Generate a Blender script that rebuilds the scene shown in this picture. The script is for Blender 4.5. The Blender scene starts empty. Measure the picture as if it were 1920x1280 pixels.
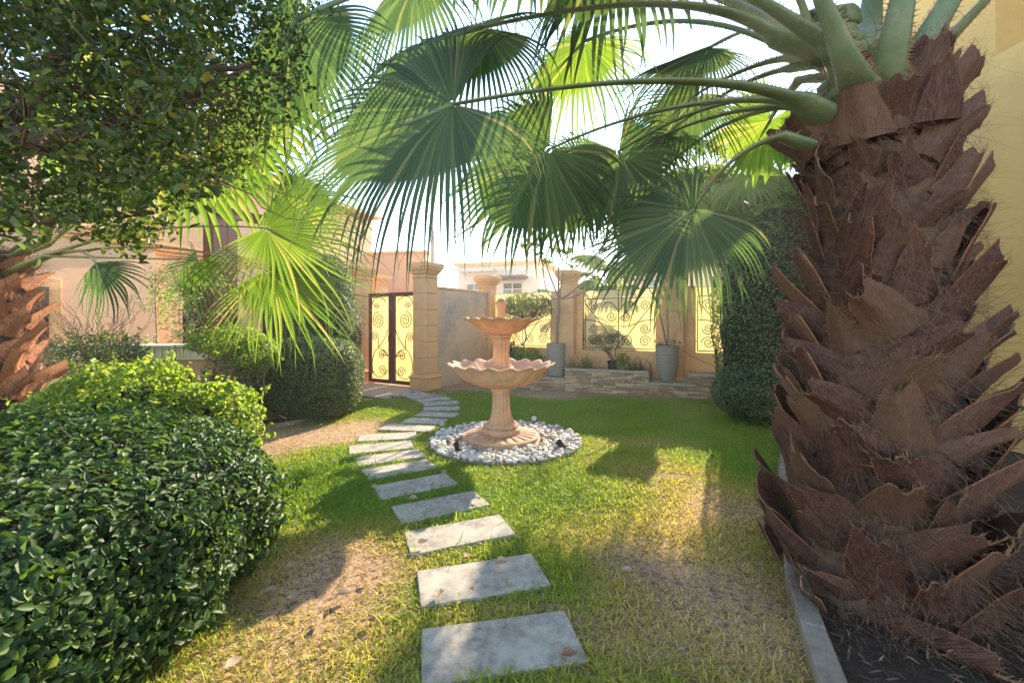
import bpy, math, random
import numpy as np
from mathutils import Vector, Matrix
R_ = math.radians
rng = np.random.default_rng(7)
random.seed(7)
S = bpy.context.scene
COL = S.collection

# ------------------------------------------------------------------ camera, world, sun, exposure
CAM_Z, F, HX, HY = 1.5, 820.0, 960.0, 602.0
cam_d = bpy.data.cameras.new('camera')
cam_d.sensor_width = 36.0
cam_d.lens = F / 1920 * 36.0
cam_d.shift_y = -(640 - HY) / 1920
cam_d.clip_start = 0.02
cam_d.clip_end = 1500
cam = bpy.data.objects.new('camera', cam_d)
cam.location = (0, 0, CAM_Z)
cam.rotation_euler = (R_(90), 0, 0)
COL.objects.link(cam)
S.camera = cam

SUN_EL, SUN_AZ = 26.0, 25.5          # azimuth measured from +Y towards +X
W = bpy.data.worlds.new('World')
S.world = W
W.use_nodes = True
nt = W.node_tree
nt.nodes.clear()
sky = nt.nodes.new('ShaderNodeTexSky')
sky.sky_type = 'NISHITA'
sky.sun_disc = False
sky.sun_elevation = R_(SUN_EL)
sky.sun_rotation = R_(SUN_AZ)
sky.air_density = 1.0
sky.dust_density = 0.0
sky.ozone_density = 0.0
bg = nt.nodes.new('ShaderNodeBackground')
bg.inputs['Strength'].default_value = 0.14
wo = nt.nodes.new('ShaderNodeOutputWorld')
nt.links.new(sky.outputs[0], bg.inputs[0])
nt.links.new(bg.outputs[0], wo.inputs[0])
sd = bpy.data.lights.new('sun', 'SUN')
sd.energy = 3.5
sd.angle = R_(0.55)
sd.color = (1.0, 0.86, 0.66)
so = bpy.data.objects.new('sun', sd)
sv = Vector((math.sin(R_(SUN_AZ)) * math.cos(R_(SUN_EL)), math.cos(R_(SUN_AZ)) * math.cos(R_(SUN_EL)), math.sin(R_(SUN_EL))))
so.rotation_euler = sv.to_track_quat('Z', 'Y').to_euler()
so.location = sv * 40
COL.objects.link(so)
S.view_settings.view_transform = 'Standard'
S.view_settings.look = 'None'
S.view_settings.gamma = 1.0
S.view_settings.exposure = 2.3
S.view_settings.use_curve_mapping = False
S.cycles.use_denoising = True
S.cycles.max_bounces = 10
S.cycles.diffuse_bounces = 5
S.cycles.transmission_bounces = 6
S.cycles.transparent_max_bounces = 8
S.cycles.caustics_reflective = False
S.cycles.caustics_refractive = False
S.cycles.sample_clamp_indirect = 6.0

# ------------------------------------------------------------------ helpers
def G(px, py):
    d = py - HY
    return ((px - HX) * CAM_Z / d, F * CAM_Z / d)
def P(px, py, Y):
    return Vector(((px - HX) / F * Y, Y, CAM_Z - (py - HY) / F * Y))

def mesh_np(name, V, faces_list):
    """faces_list: list of int arrays (n,k)"""
    me = bpy.data.meshes.new(name)
    V = np.asarray(V, dtype=np.float32)
    me.vertices.add(len(V))
    me.vertices.foreach_set('co', V.ravel())
    loops = np.concatenate([np.asarray(f, dtype=np.int32).ravel() for f in faces_list])
    tot = np.concatenate([np.full(len(f), np.asarray(f).shape[1], dtype=np.int32) for f in faces_list])
    start = np.concatenate([[0], np.cumsum(tot)[:-1]]).astype(np.int32)
    me.loops.add(len(loops))
    me.loops.foreach_set('vertex_index', loops)
    me.polygons.add(len(tot))
    me.polygons.foreach_set('loop_start', start)
    me.polygons.foreach_set('loop_total', tot)
    me.update(calc_edges=True)
    return me

class MB:
    def __init__(s):
        s.v = []; s.f = []; s.m = []
    def add(s, vs, fs, mat=0):
        o = len(s.v)
        s.v.extend([tuple(v) for v in vs])
        for f in fs:
            s.f.append(tuple(i + o for i in f)); s.m.append(mat)
    def box(s, c, size, rz=0.0, mat=0, bev=0.0, jit=0.0):
        hx, hy, hz = size[0] / 2, size[1] / 2, size[2] / 2
        b = bev
        cs, sn = math.cos(rz), math.sin(rz)
        if b <= 0:
            pts = [(x, y, z) for z in (-hz, hz) for x, y in ((-hx, -hy), (hx, -hy), (hx, hy), (-hx, hy))]
            fs = [(0, 3, 2, 1), (4, 5, 6, 7), (0, 1, 5, 4), (1, 2, 6, 5), (2, 3, 7, 6), (3, 0, 4, 7)]
        else:
            rings = [(-hz, b), (-hz + b, 0), (hz - b, 0), (hz, b)]
            pts = []
            for z, i in rings:
                x0, y0 = hx - i, hy - i
                pts += [(-x0 + (b if i == 0 else 0), -y0, z), (x0 - (b if i == 0 else 0), -y0, z), (x0, -y0 + (b if i == 0 else 0), z), (x0, y0 - (b if i == 0 else 0), z),
                        (x0 - (b if i == 0 else 0), y0, z), (-x0 + (b if i == 0 else 0), y0, z), (-x0, y0 - (b if i == 0 else 0), z), (-x0, -y0 + (b if i == 0 else 0), z)]
            fs = [tuple(range(7, -1, -1)), tuple(range(24, 32))]
            for k in range(3):
                for i in range(8):
                    j = (i + 1) % 8
                    fs.append((k * 8 + i, k * 8 + j, k * 8 + 8 + j, k * 8 + 8 + i))
        if jit:
            pts = [(x + random.uniform(-jit, jit), y + random.uniform(-jit, jit), z + random.uniform(-jit, jit)) for x, y, z in pts]
        s.add([(c[0] + x * cs - y * sn, c[1] + x * sn + y * cs, c[2] + z) for x, y, z in pts], fs, mat)
        return s
    def tube(s, pts, rad, n=6, mat=0, cap=True, flat=1.0, ref=None):
        pts = [Vector(p) for p in pts]
        m = len(pts)
        if not hasattr(rad, '__len__'): rad = [rad] * m
        up = None
        vs = []
        for i, p in enumerate(pts):
            d = (pts[min(i + 1, m - 1)] - pts[max(i - 1, 0)])
            if d.length < 1e-9: d = Vector((0, 0, 1))
            d.normalize()
            if up is None:
                up = Vector((0, 0, 1)) if abs(d.z) < .9 else Vector((1, 0, 0))
            a = d.cross(up)
            if a.length < 1e-6: a = d.orthogonal()
            a.normalize(); b = a.cross(d).normalized()
            if abs(d.z) < .9: pass
            up = b
            if ref is not None:
                a = d.cross(Vector(ref)).normalized(); b = a.cross(d).normalized()
            for k in range(n):
                t = 2 * math.pi * k / n
                vs.append(p + (a * math.cos(t) + b * math.sin(t) * flat) * rad[i])
        fs = []
        for i in range(m - 1):
            for k in range(n):
                j = (k + 1) % n
                fs.append((i * n + k, i * n + j, (i + 1) * n + j, (i + 1) * n + k))
        if cap:
            fs.append(tuple(range(n - 1, -1, -1))); fs.append(tuple(range((m - 1) * n, m * n)))
        s.add(vs, fs, mat)
        return s
    def lathe(s, prof, n=32, c=(0, 0, 0), fn=None, mat=0, cap=True):
        vs = []
        for (r, z) in prof:
            for k in range(n):
                t = 2 * math.pi * k / n
                rr, zz = (fn(r, z, t) if fn else (r, z))
                vs.append((c[0] + rr * math.cos(t), c[1] + rr * math.sin(t), c[2] + zz))
        fs = []
        m = len(prof)
        for i in range(m - 1):
            for k in range(n):
                j = (k + 1) % n
                fs.append((i * n + k, i * n + j, (i + 1) * n + j, (i + 1) * n + k))
        if cap:
            fs.append(tuple(range(n - 1, -1, -1))); fs.append(tuple(range((m - 1) * n, m * n)))
        s.add(vs, fs, mat)
        return s
    def mesh(s, name):
        me = bpy.data.meshes.new(name)
        me.from_pydata(s.v, [], s.f)
        me.polygons.foreach_set('material_index', s.m)
        me.update()
        return me
    def build(s, name, mats, parent=None, smooth=False, loc=None):
        return link(name, s.mesh(name), mats, parent, smooth, loc)

def link(name, me, mats, parent=None, smooth=False, loc=None):
    if not isinstance(mats, (list, tuple)): mats = [mats]
    if len(me.materials) == 0:
        for m in mats: me.materials.append(m)
    if smooth is True:
        me.polygons.foreach_set('use_smooth', [True] * len(me.polygons))
    elif smooth:
        me.polygons.foreach_set('use_smooth', [True] * len(me.polygons))
        me.set_sharp_from_angle(angle=R_(smooth))
    o = bpy.data.objects.new(name, me)
    COL.objects.link(o)
    if loc is not None: o.location = loc
    if parent is not None: o.parent = parent
    return o
def tag(o, label=None, cat=None, group=None, kind=None):
    if label: o['label'] = label
    if cat: o['category'] = cat
    if group: o['group'] = group
    if kind: o['kind'] = kind
    return o
def thing(name, label, cat, loc=(0, 0, 0), rz=0.0, group=None):
    o = bpy.data.objects.new(name, None)
    COL.objects.link(o)
    o.location = loc; o.rotation_euler = (0, 0, rz)
    o.empty_display_size = .1
    return tag(o, label, cat, group)

# ------------------------------------------------------------------ materials
def newmat(name):
    m = bpy.data.materials.new(name); m.use_nodes = True
    n = m.node_tree; b = n.nodes['Principled BSDF']
    return m, n, b
def coords(n, scale=(1, 1, 1), kind='Object'):
    tc = n.nodes.new('ShaderNodeTexCoord'); mp = n.nodes.new('ShaderNodeMapping')
    mp.inputs['Scale'].default_value = scale
    n.links.new(tc.outputs[kind], mp.inputs[0])
    return mp.outputs[0]
def noise(n, vec, scale, detail=4, rough=.6):
    t = n.nodes.new('ShaderNodeTexNoise')
    t.inputs['Scale'].default_value = scale; t.inputs['Detail'].default_value = detail; t.inputs['Roughness'].default_value = rough
    n.links.new(vec, t.inputs['Vector'])
    return t.outputs['Fac']
def ramp(n, fac, stops):
    r = n.nodes.new('ShaderNodeValToRGB')
    e = r.color_ramp.elements
    while len(e) < len(stops): e.new(.5)
    for i, (p, c) in enumerate(stops):
        e[i].position = p; e[i].color = (*c, 1) if len(c) == 3 else c
    n.links.new(fac, r.inputs[0])
    return r.outputs[0]
def mix(n, fac, a, b, mode='MIX'):
    m = n.nodes.new('ShaderNodeMix'); m.data_type = 'RGBA'; m.blend_type = mode
    for s, v in ((m.inputs[0], fac), (m.inputs[6], a), (m.inputs[7], b)):
        if hasattr(v, 'is_linked') or hasattr(v, 'links'): n.links.new(v, s)
        elif hasattr(v, '__len__'): s.default_value = (*v[:3], 1)
        else: s.default_value = v
    return m.outputs[2]
def bump(n, b, h, strength=.3, dist=.01):
    k = n.nodes.new('ShaderNodeBump'); k.inputs['Strength'].default_value = strength; k.inputs['Distance'].default_value = dist
    n.links.new(h, k.inputs['Height']); n.links.new(k.outputs[0], b.inputs['Normal'])
def simple(name, c1, c2=None, scale=8, rough=.85, bstr=.25, bdist=.004, bscale=120, stretch=(1, 1, 1), stain=None, spec=.3, world=False):
    m, n, b = newmat(name)
    v = coords(n, stretch)
    if world:
        g = n.nodes.new('ShaderNodeNewGeometry'); v = g.outputs['Position']
    c2 = c2 or tuple(x * .75 for x in c1)
    col = ramp(n, noise(n, v, scale, 6), [(.3, c2), (.7, c1)])
    if stain:
        f = ramp(n, noise(n, v, stain[1], 5, .7), [(.45, (0, 0, 0)), (.7, (1, 1, 1))])
        col = mix(n, f, col, stain[0])
    n.links.new(col, b.inputs['Base Color'])
    b.inputs['Roughness'].default_value = rough
    b.inputs['Specular IOR Level'].default_value = spec
    if bstr: bump(n, b, noise(n, v, bscale, 5, .7), bstr, bdist)
    return m
def leafmat(name, stops, rough=.45, trans=.35, tcol=None, attr=None, spec=.4, streak=False):
    """random per leaf colour with light passing through"""
    m = bpy.data.materials.new(name); m.use_nodes = True
    n = m.node_tree; b = n.nodes['Principled BSDF']; out = n.nodes['Material Output']
    if attr:
        a = n.nodes.new('ShaderNodeAttribute'); a.attribute_name = attr; fac = a.outputs['Fac']
    else:
        g = n.nodes.new('ShaderNodeNewGeometry'); fac = g.outputs['Random Per Island']
    col = ramp(n, fac, stops)
    if streak:
        v = coords(n)
        col = mix(n, ramp(n, noise(n, v, 3.0, 4), [(.35, (0, 0, 0)), (.75, (1, 1, 1))]), col, tuple(x * .7 for x in stops[0][1]))
    n.links.new(col, b.inputs['Base Color'])
    b.inputs['Roughness'].default_value = rough
    b.inputs['Specular IOR Level'].default_value = spec
    t = n.nodes.new('ShaderNodeBsdfTranslucent')
    tc = mix(n, 1.0, col, tcol or (1.0, .95, .45), 'MULTIPLY')
    # leaves pass more light than they reflect: brighten the transmitted tint
    tm = n.nodes.new('ShaderNodeVectorMath'); tm.operation = 'SCALE'; tm.inputs[3].default_value = 2.0
    n.links.new(tc, tm.inputs[0]); n.links.new(tm.outputs[0], t.inputs[0])
    mx = n.nodes.new('ShaderNodeMixShader'); mx.inputs[0].default_value = trans
    n.links.new(b.outputs[0], mx.inputs[1]); n.links.new(t.outputs[0], mx.inputs[2])
    n.links.new(mx.outputs[0], out.inputs[0])
    return m

M = {}
M['peach'] = simple('peach_render', (.80, .45, .20), (.75, .42, .185), 3, .9, .35, .004, 140, stain=((.58, .36, .20), 1.4))
M['peach_wall'] = simple('peach_wall_paint', (.78, .47, .28), (.72, .43, .25), 2, .9, .3, .003, 160, stain=((.66, .42, .26), 1.1))
M['grey_render'] = simple('weathered_render', (.66, .46, .30), (.58, .41, .27), 2.5, .92, .4, .004, 120, stain=((.30, .26, .22), 1.2))
M['yellow_wall'] = simple('yellow_textured_render', (.62, .40, .13), (.56, .36, .12), 2.0, .9, .7, .006, 90, stain=((.50, .32, .11), .8))
M['pale_wall'] = simple('pale_render', (.62, .50, .38), (.56, .45, .35), 1.5, .9, .1)
M['terracotta'] = simple('terracotta_cast_stone', (.62, .37, .23), (.50, .29, .18), 7, .85, .5, .003, 90, stain=((.34, .235, .165), 4))
M['slab'] = simple('grey_paving_stone', (.40, .345, .275), (.18, .158, .128), 24, .9, .7, .004, 160, stain=((.44, .38, .30), 4), world=True)
M['coping'] = simple('grey_coping_stone', (.42, .35, .27), (.28, .24, .18), 9, .85, .4, .003, 100)
M['ledge'] = simple('ledge_stone', (.46, .33, .20), (.30, .21, .13), 7, .9, .8, .008, 45, stain=((.20, .15, .10), 9), world=True)
M['ledge_b'] = simple('ledge_stone_pale', (.56, .43, .28), (.40, .29, .18), 7, .9, .8, .008, 45, world=True)
M['ledge_c'] = simple('ledge_stone_brown', (.33, .22, .14), (.22, .15, .10), 7, .9, .8, .008, 45, world=True)
M['mortar'] = simple('dark_mortar', (.14, .10, .07), (.08, .06, .045), 12)
M['brown_metal'] = simple('brown_painted_metal', (.115, .032, .026), (.085, .024, .02), 8, .45, .1, .001, 60)
M['scroll_iron'] = simple('bronze_scroll_iron', (.11, .075, .04), (.06, .04, .02), 12, .5, .2, .001, 90)
M['timber'] = simple('dark_stained_timber', (.13, .038, .022), (.07, .02, .013), 5, .5, .4, .003, 40, stretch=(1, 1, .15))
M['pebble'] = simple('white_pebble', (.72, .66, .57), (.50, .45, .38), 9, .7, .1, .001, 90, world=True)
M['pebble_g'] = simple('grey_pebble', (.42, .37, .32), (.25, .21, .18), 12, .7, .1, .001, 90, world=True)
M['pot'] = simple('grey_ribbed_pot', (.30, .26, .20), (.22, .19, .15), 6, .8, .5, .003, 40, stretch=(1, 1, 5))
M['black'] = simple('black_plastic', (.02, .02, .022), (.014, .014, .015), 9, .45, .05)
M['glasslens'] = simple('lamp_lens', (.45, .46, .47), (.35, .36, .37), 30, .2, 0)
M['kerb'] = simple('concrete_kerb', (.33, .26, .19), (.16, .125, .09), 8, .85, .4, .003, 90, stain=((.18, .17, .15), 5))
M['paver'] = simple('sandy_paver', (.46, .37, .28), (.36, .29, .22), 6, .85, .4, .003, 80, world=True)
M['soil'] = simple('dark_soil', (.075, .048, .03), (.03, .02, .014), 25, .95, 1.0, .02, 60)
M['bark'] = simple('grey_bark', (.28, .22, .17), (.17, .13, .10), 15, .85, .6, .004, 60)
M['bark_brown'] = simple('brown_bark', (.14, .085, .05), (.07, .042, .026), 14, .85, .8, .006, 50, stretch=(1, 1, .3))
M['twig'] = simple('twig', (.20, .14, .08), (.12, .085, .05), 20, .85, .2)
M['cream'] = simple('cream_grc_coping', (.66, .60, .40), (.58, .52, .34), 3, .8, .2)
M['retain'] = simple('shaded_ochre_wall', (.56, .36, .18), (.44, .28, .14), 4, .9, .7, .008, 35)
M['fibre'] = simple('palm_fibre', (.15, .085, .050), (.05, .028, .018), 20, .9, .2)
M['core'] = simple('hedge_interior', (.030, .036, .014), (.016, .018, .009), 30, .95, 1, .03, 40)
M['road'] = simple('pale_road', (.30, .27, .23), (.24, .22, .19), 3, .9, .2)

# dark window glass
m, n, b = newmat('dark_window_glass'); b.inputs['Base Color'].default_value = (.012, .013, .012, 1); b.inputs['Roughness'].default_value = .08; M['glass'] = m
# translucent sheet behind the iron scrolls
m, n, b = newmat('frosted_yellow_sheet')
v = coords(n)
c = ramp(n, noise(n, v, 2.2, 4), [(.3, (.72, .62, .36)), (.7, (.78, .70, .46))])
n.links.new(c, b.inputs['Base Color']); b.inputs['Roughness'].default_value = .4
t = n.nodes.new('ShaderNodeBsdfTranslucent'); n.links.new(c, t.inputs[0])
mx = n.nodes.new('ShaderNodeMixShader'); mx.inputs[0].default_value = .70
n.links.new(b.outputs[0], mx.inputs[1]); n.links.new(t.outputs[0], mx.inputs[2]); n.links.new(mx.outputs[0], n.nodes['Material Output'].inputs[0])
M['sheet'] = m

# palm leaf bases: fibrous, reddish brown, streaked along their length
m, n, b = newmat('palm_leaf_base')
v = coords(n, (38, 1.3, 38)); v2 = coords(n, (1, 1, 1))
oi = n.nodes.new('ShaderNodeObjectInfo')
c = ramp(n, noise(n, v, 1.6, 8, .75), [(.40, (.014, .006, .004)), (.52, (.070, .026, .016)), (.68, (.19, .085, .050))])
c = mix(n, ramp(n, noise(n, v2, 7, 4), [(.5, (0, 0, 0)), (.75, (.7, .7, .7))]), c, (.09, .050, .038))
c = mix(n, ramp(n, oi.outputs['Random'], [(.35, (0, 0, 0)), (1, (.42, .42, .42))]), c, (.17, .095, .058))
n.links.new(c, b.inputs['Base Color']); b.inputs['Roughness'].default_value = .7; b.inputs['Specular IOR Level'].default_value = .35
bump(n, b, noise(n, v, 2.2, 8, .75), .4, .005)
M['boot'] = m
M['boot_sunlit'] = simple('sunlit_orange_leaf_base', (.62, .27, .13), (.34, .13, .06), 3, .75, .6, .006, 20, stretch=(30, 1.3, 30))  # sunlight put into the orange of the left palm's leaf bases
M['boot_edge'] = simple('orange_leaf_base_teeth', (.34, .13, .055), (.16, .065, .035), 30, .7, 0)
M['boot_cut'] = simple('torn_leaf_base_edge', (.22, .12, .065), (.09, .045, .026), 30, .8, .2)
m, n, b = newmat('palm_petiole')
v = coords(n, (1, 1, 1))
c = ramp(n, noise(n, v, 5, 5), [(.3, (.075, .115, .05)), (.7, (.13, .19, .085))])
c = mix(n, ramp(n, noise(n, v, 34, 6, .75), [(.50, (0, 0, 0)), (.66, (.75, .75, .75))]), c, (.22, .17, .10))
n.links.new(c, b.inputs['Base Color']); b.inputs['Roughness'].default_value = .55
bump(n, b, noise(n, v, 60, 5, .7), .4, .003)
M['petiole'] = m
M['petiole_l'] = simple('sunny_palm_petiole', (.26, .27, .09), (.18, .21, .07), 8, .45, .1)  # brighter copy of the petiole colour with sun put into it
M['spine'] = simple('palm_spine', (.34, .20, .09), (.24, .13, .06), 30, .6, 0)
M['fan'] = leafmat('palm_fan_blade', [(0, (.042, .068, .036)), (.6, (.064, .095, .048)), (.93, (.10, .125, .06)), (1, (.20, .16, .09))], .58, .38, (.85, 1.0, .38), spec=.25)
M['fan_l'] = leafmat('sunny_palm_fan_blade', [(0, (.080, .135, .024)), (.6, (.12, .18, .034)), (.9, (.18, .22, .05)), (1, (.30, .24, .11))], .55, .42, (.9, .97, .36), spec=.25)  # lit copy of the fan colour, sunlight put into it
M['hedge'] = leafmat('dark_hedge_leaf', [(0, (.022, .048, .014)), (.6, (.042, .085, .022)), (.9, (.08, .14, .032)), (1, (.17, .22, .05))], .5, .34, (1.0, 1.0, .32), spec=.3)
M['shrub'] = leafmat('bright_shrub_leaf', [(0, (.10, .16, .022)), (.7, (.17, .24, .035)), (1, (.28, .30, .06))], .45, .55, (1.0, .97, .36))
M['hedge2'] = leafmat('clipped_hedge_leaf', [(0, (.045, .075, .018)), (.7, (.085, .125, .030)), (1, (.19, .22, .065))], .4, .32, (1.0, 1.0, .36))
M['topiary'] = leafmat('topiary_leaf', [(0, (.030, .062, .022)), (.7, (.055, .10, .034)), (1, (.13, .17, .055))], .42, .28, (1.0, 1.0, .36))
M['topiary_l'] = leafmat('tall_topiary_leaf', [(0, (.042, .080, .026)), (.7, (.075, .125, .040)), (1, (.16, .20, .065))], .45, .32, (1.0, 1.0, .36))
M['vine'] = leafmat('overhead_vine_leaf', [(0, (.028, .050, .014)), (.6, (.055, .088, .022)), (.96, (.10, .14, .035)), (1, (.26, .19, .05))], .5, .48, (1.0, .95, .32))
M['pale_leaf'] = leafmat('pale_variegated_leaf', [(0, (.14, .19, .06)), (.6, (.30, .34, .14)), (1, (.46, .48, .26))], .5, .4, (1.0, 1.0, .6))
M['frangi'] = leafmat('frangipani_leaf', [(0, (.08, .12, .03)), (1, (.16, .20, .05))], .4, .42)
M['dull_leaf'] = leafmat('dry_shrub_leaf', [(0, (.09, .08, .04)), (1, (.20, .16, .08))], .6, .35)
M['spiky'] = leafmat('spiky_plant_leaf', [(0, (.14, .13, .05)), (1, (.28, .24, .11))], .55, .25)
M['fallen'] = leafmat('dry_fallen_leaf', [(0, (.30, .19, .12)), (1, (.42, .32, .23))], .7, .2, (1, .9, .7))
M['fallen_b'] = leafmat('brown_fallen_leaf', [(0, (.20, .10, .05)), (1, (.26, .14, .07))], .7, .2, (1, .9, .7))
M['bed_fibre'] = leafmat('bed_fibre', [(0, (.05, .03, .02)), (.8, (.12, .07, .04)), (1, (.26, .18, .11))], .8, .1)
M['grass'] = leafmat('lawn_grass', [(0, (.145, .24, .020)), (.30, (.22, .29, .030)), (.6, (.36, .32, .07)), (1, (.52, .39, .17))], .6, .42, (1.0, .97, .40), attr='dry', spec=.25)

# ground: sandy soil, darker where damp, flecked with litter
m, n, b = newmat('sandy_soil')
g = n.nodes.new('ShaderNodeNewGeometry'); v = g.outputs['Position']
c = ramp(n, noise(n, v, 1.1, 6, .65), [(.35, (.33, .20, .11)), (.62, (.52, .33, .19))])
c = mix(n, ramp(n, noise(n, v, 26, 6, .75), [(.45, (0, 0, 0)), (.62, (1, 1, 1))]), c, (.15, .095, .055))
c = mix(n, ramp(n, noise(n, v, 90, 3, .7), [(.56, (0, 0, 0)), (.66, (.7, .7, .7))]), c, (.46, .35, .20))
n.links.new(c, b.inputs['Base Color']); b.inputs['Roughness'].default_value = .95; b.inputs['Specular IOR Level'].default_value = .15
bump(n, b, noise(n, v, 45, 6, .75), .9, .02)
M['sand'] = m

# ------------------------------------------------------------------ setting: ground
def wav(x, y, seed, f=1.0):
    r = np.random.default_rng(seed); s = 0
    for k in range(7):
        a = r.uniform(0, 6.28); w = f * r.uniform(.6, 2.6); s = s + np.sin((x * np.cos(a) + y * np.sin(a)) * w + r.uniform(0, 6.28)) / (1 + .25 * w)
    return s / 3.0
xs = np.concatenate([[-400, -60, -16], np.arange(-9, 9.01, .09), [16, 60, 400]])
ys = np.concatenate([[-400, -40, -6], np.arange(-1, 12.01, .09), [20, 80, 600]])
XX, YY = np.meshgrid(xs, ys)
ZZ = .012 * wav(XX, YY, 3, 2.2) + .006 * wav(XX, YY, 4, 9)
ZZ = np.where((np.abs(XX) > 9) | (YY > 12) | (YY < -1), -.03, ZZ) - .012
nx = len(xs)
idx = np.arange(len(xs) * len(ys)).reshape(len(ys), nx)
fq = np.stack([idx[:-1, :-1], idx[:-1, 1:], idx[1:, 1:], idx[1:, :-1]], -1).reshape(-1, 4)
gr = link('ground', mesh_np('ground', np.stack([XX, YY, ZZ], -1).reshape(-1, 3), [fq]), M['sand'], smooth=True)
tag(gr, kind='structure')

# grid directions of the plot (walls are turned 30 degrees)
A30 = R_(-30)
UX = Vector((math.cos(A30), math.sin(A30), 0)); UY = Vector((-math.sin(A30), math.cos(A30), 0))

# ------------------------------------------------------------------ stepping stones
stones = [ # (corner px list: back-left, back-right, front-right, front-left) or centre/width
 ((783,1190),(1062,1147),(1113,1243),(783,1292)),
 ((778,1077),(1000,1042),(1037,1100),(783,1147)),
 ((757,998),(935,968),(970,1007),(770,1047)),
 ((736,955),(892,925),(914,947),(750,985)),
 ((698,918),(838,892),(857,907),(714,938)),
 ((676,885),(802,864),(820,877),(692,901)),
 ((664,862),(785,846),(800,856),(672,875)),
 ((654,840),(772,829),(777,840),(652,853)),
 ((680,817),(784,812),(776,823),(664,830)),
 ((722,797),(815,801),(806,811),(711,807)),
 ((764,785),(836,789),(832,796),(756,793)),
 ((786,774),(858,777),(856,783),(783,780)),
 ((795,765.5),(862,764),(862,769),(793,771)),
 ((792,757.5),(858,753),(862,757),(793,762)),
 ((778,751),(838,745),(845,748.5),(784,755)),
 ((763,746),(815,740),(824,743),(770,749)),
 ((748,742),(794,736.5),(803,739),(756,744.5)),
]
stone_rects = []
where = ['nearest the camera, cut by the bottom edge of the picture', 'second from the camera, with a curled leaf lying on its middle', 'third from the camera, with one leaf on its front left corner',
         'fourth from the camera, below the bend in the path', 'fifth from the camera, grass creeping over its front', 'sixth from the camera, a dry leaf on its left',
         'seventh from the camera, just left of the lower fountain light', 'eighth from the camera, the one farthest left in the path', 'ninth from the camera, where the path starts to bend right',
         'tenth from the camera, left of the white pebbles', 'eleventh from the camera, partly sunk in grass', 'twelfth from the camera, behind the pebble ring', 'thirteenth from the camera, narrow strip in the far lawn',
         'fourteenth from the camera, in the bright far lawn', 'third from the gate paving', 'second from the gate paving', 'last of the path, beside the gate paving']
for i, c4 in enumerate(stones):
    w = [Vector((*G(*p), 0)) for p in c4]
    c = sum(w, Vector()) / 4
    d = ((w[1] - w[0]) + (w[2] - w[3])).normalized()
    e = Vector((-d.y, d.x, 0))
    lx = min(max(((w[1] - w[0]).length + (w[2] - w[3]).length) / 2, .56), .72)
    ly = .335
    ang = math.atan2(d.y, d.x)
    stone_rects.append((c.x, c.y, ang, lx, ly))
    b_ = MB().box((0, 0, 0), (lx, ly, .06), 0, 0, .004, .0015)
    o = b_.build('stepping_stone', M['slab'], loc=(c.x, c.y, -.012 + .004 * random.random()))
    o.rotation_euler = (R_(random.uniform(-.8, .8)), R_(random.uniform(-.6, .6)), ang)
    tag(o, 'grey stone slab ' + where[i], 'stepping stone', 'grey stepping stones of the garden path')

# ------------------------------------------------------------------ fountain
FX, FY = -.135, 5.45
ft = thing('fountain', 'terracotta two bowl scalloped fountain standing in the ring of white pebbles', 'fountain', (FX, FY, 0))
def flute(nf, amp, z0=-9, z1=99):
    def fn(r, z, t):
        return (r * (1 - amp * abs(math.cos(nf * t / 2)) ** .6 * (1 if z0 < z < z1 else 0)), z)
    return fn
pl = MB()
pl.lathe([(.46, -.02), (.482, .0), (.485, .03), (.478, .052), (.462, .056), (.462, .066), (.474, .075), (.472, .092), (.46, .098)], 72)
pl.build('plinth', M['terracotta'], ft, 40)
lv = MB()                                        # radiating leaves on top of the plinth
def leafdisc(r, z, t):
    k = abs(math.sin(11 * t))
    return (r, z - .020 * (1 - k ** .45) * (1 if .24 < r < .459 else .3))
lv.lathe([(.459, .085), (.455, .102), (.42, .110), (.36, .118), (.30, .122), (.25, .122), (.20, .12)], 176, fn=leafdisc)
lv.build('leaf_disc', M['terracotta'], ft, 35)
cl = MB(); cl.lathe([(.236, .11), (.243, .12), (.243, .165), (.236, .176), (.222, .184), (.215, .190)], 56); cl.build('collar', M['terracotta'], ft, 35)
co = MB()
def petal(r, z, t):
    k = 1 - abs(math.cos(6 * t)) ** .7
    if z < .235: return (r * (1 - .10 * k), z)
    return (r * (1 - .09 * abs(math.cos(8 * t)) ** 1.5), z)
co.lathe([(.20, .186), (.222, .196), (.224, .212), (.205, .232), (.182, .242), (.160, .262), (.140, .30), (.126, .35), (.116, .42), (.112, .50), (.110, .58), (.112, .625)], 96, fn=petal)
co.lathe([(.118, .622), (.124, .630), (.124, .642), (.132, .650), (.140, .662), (.140, .674), (.12, .684)], 64)
co.build('column', M['terracotta'], ft, 40)
def bowl(R, zr, prof, nl, inner, wave):
    b = MB()
    def fn(r, z, t):
        q = (r / R) ** 1.5
        w = math.cos(nl * t)
        g = 0 if r < .13 else .022 * (1 - q * .3)
        return (r * (1 + .030 * w * q + g * (abs(math.cos(nl * t / 2)) ** .5 - .6) * 2), z + wave * w * q ** 1.2)
    n = nl * 10
    b.lathe(prof + inner, n, fn=fn)
    return b
b1 = bowl(.642, .958, [(.12, .676), (.20, .688), (.30, .710), (.385, .742), (.46, .782), (.52, .832), (.565, .885), (.60, .925), (.636, .952), (.648, .957), (.648, .968)], 18,
          [(.636, .972), (.60, .955), (.55, .918), (.48, .868), (.38, .838), (.2, .825), (.10, .822)], .017)
b1.build('lower_bowl', M['terracotta'], ft, 50)
c2 = MB()
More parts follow.
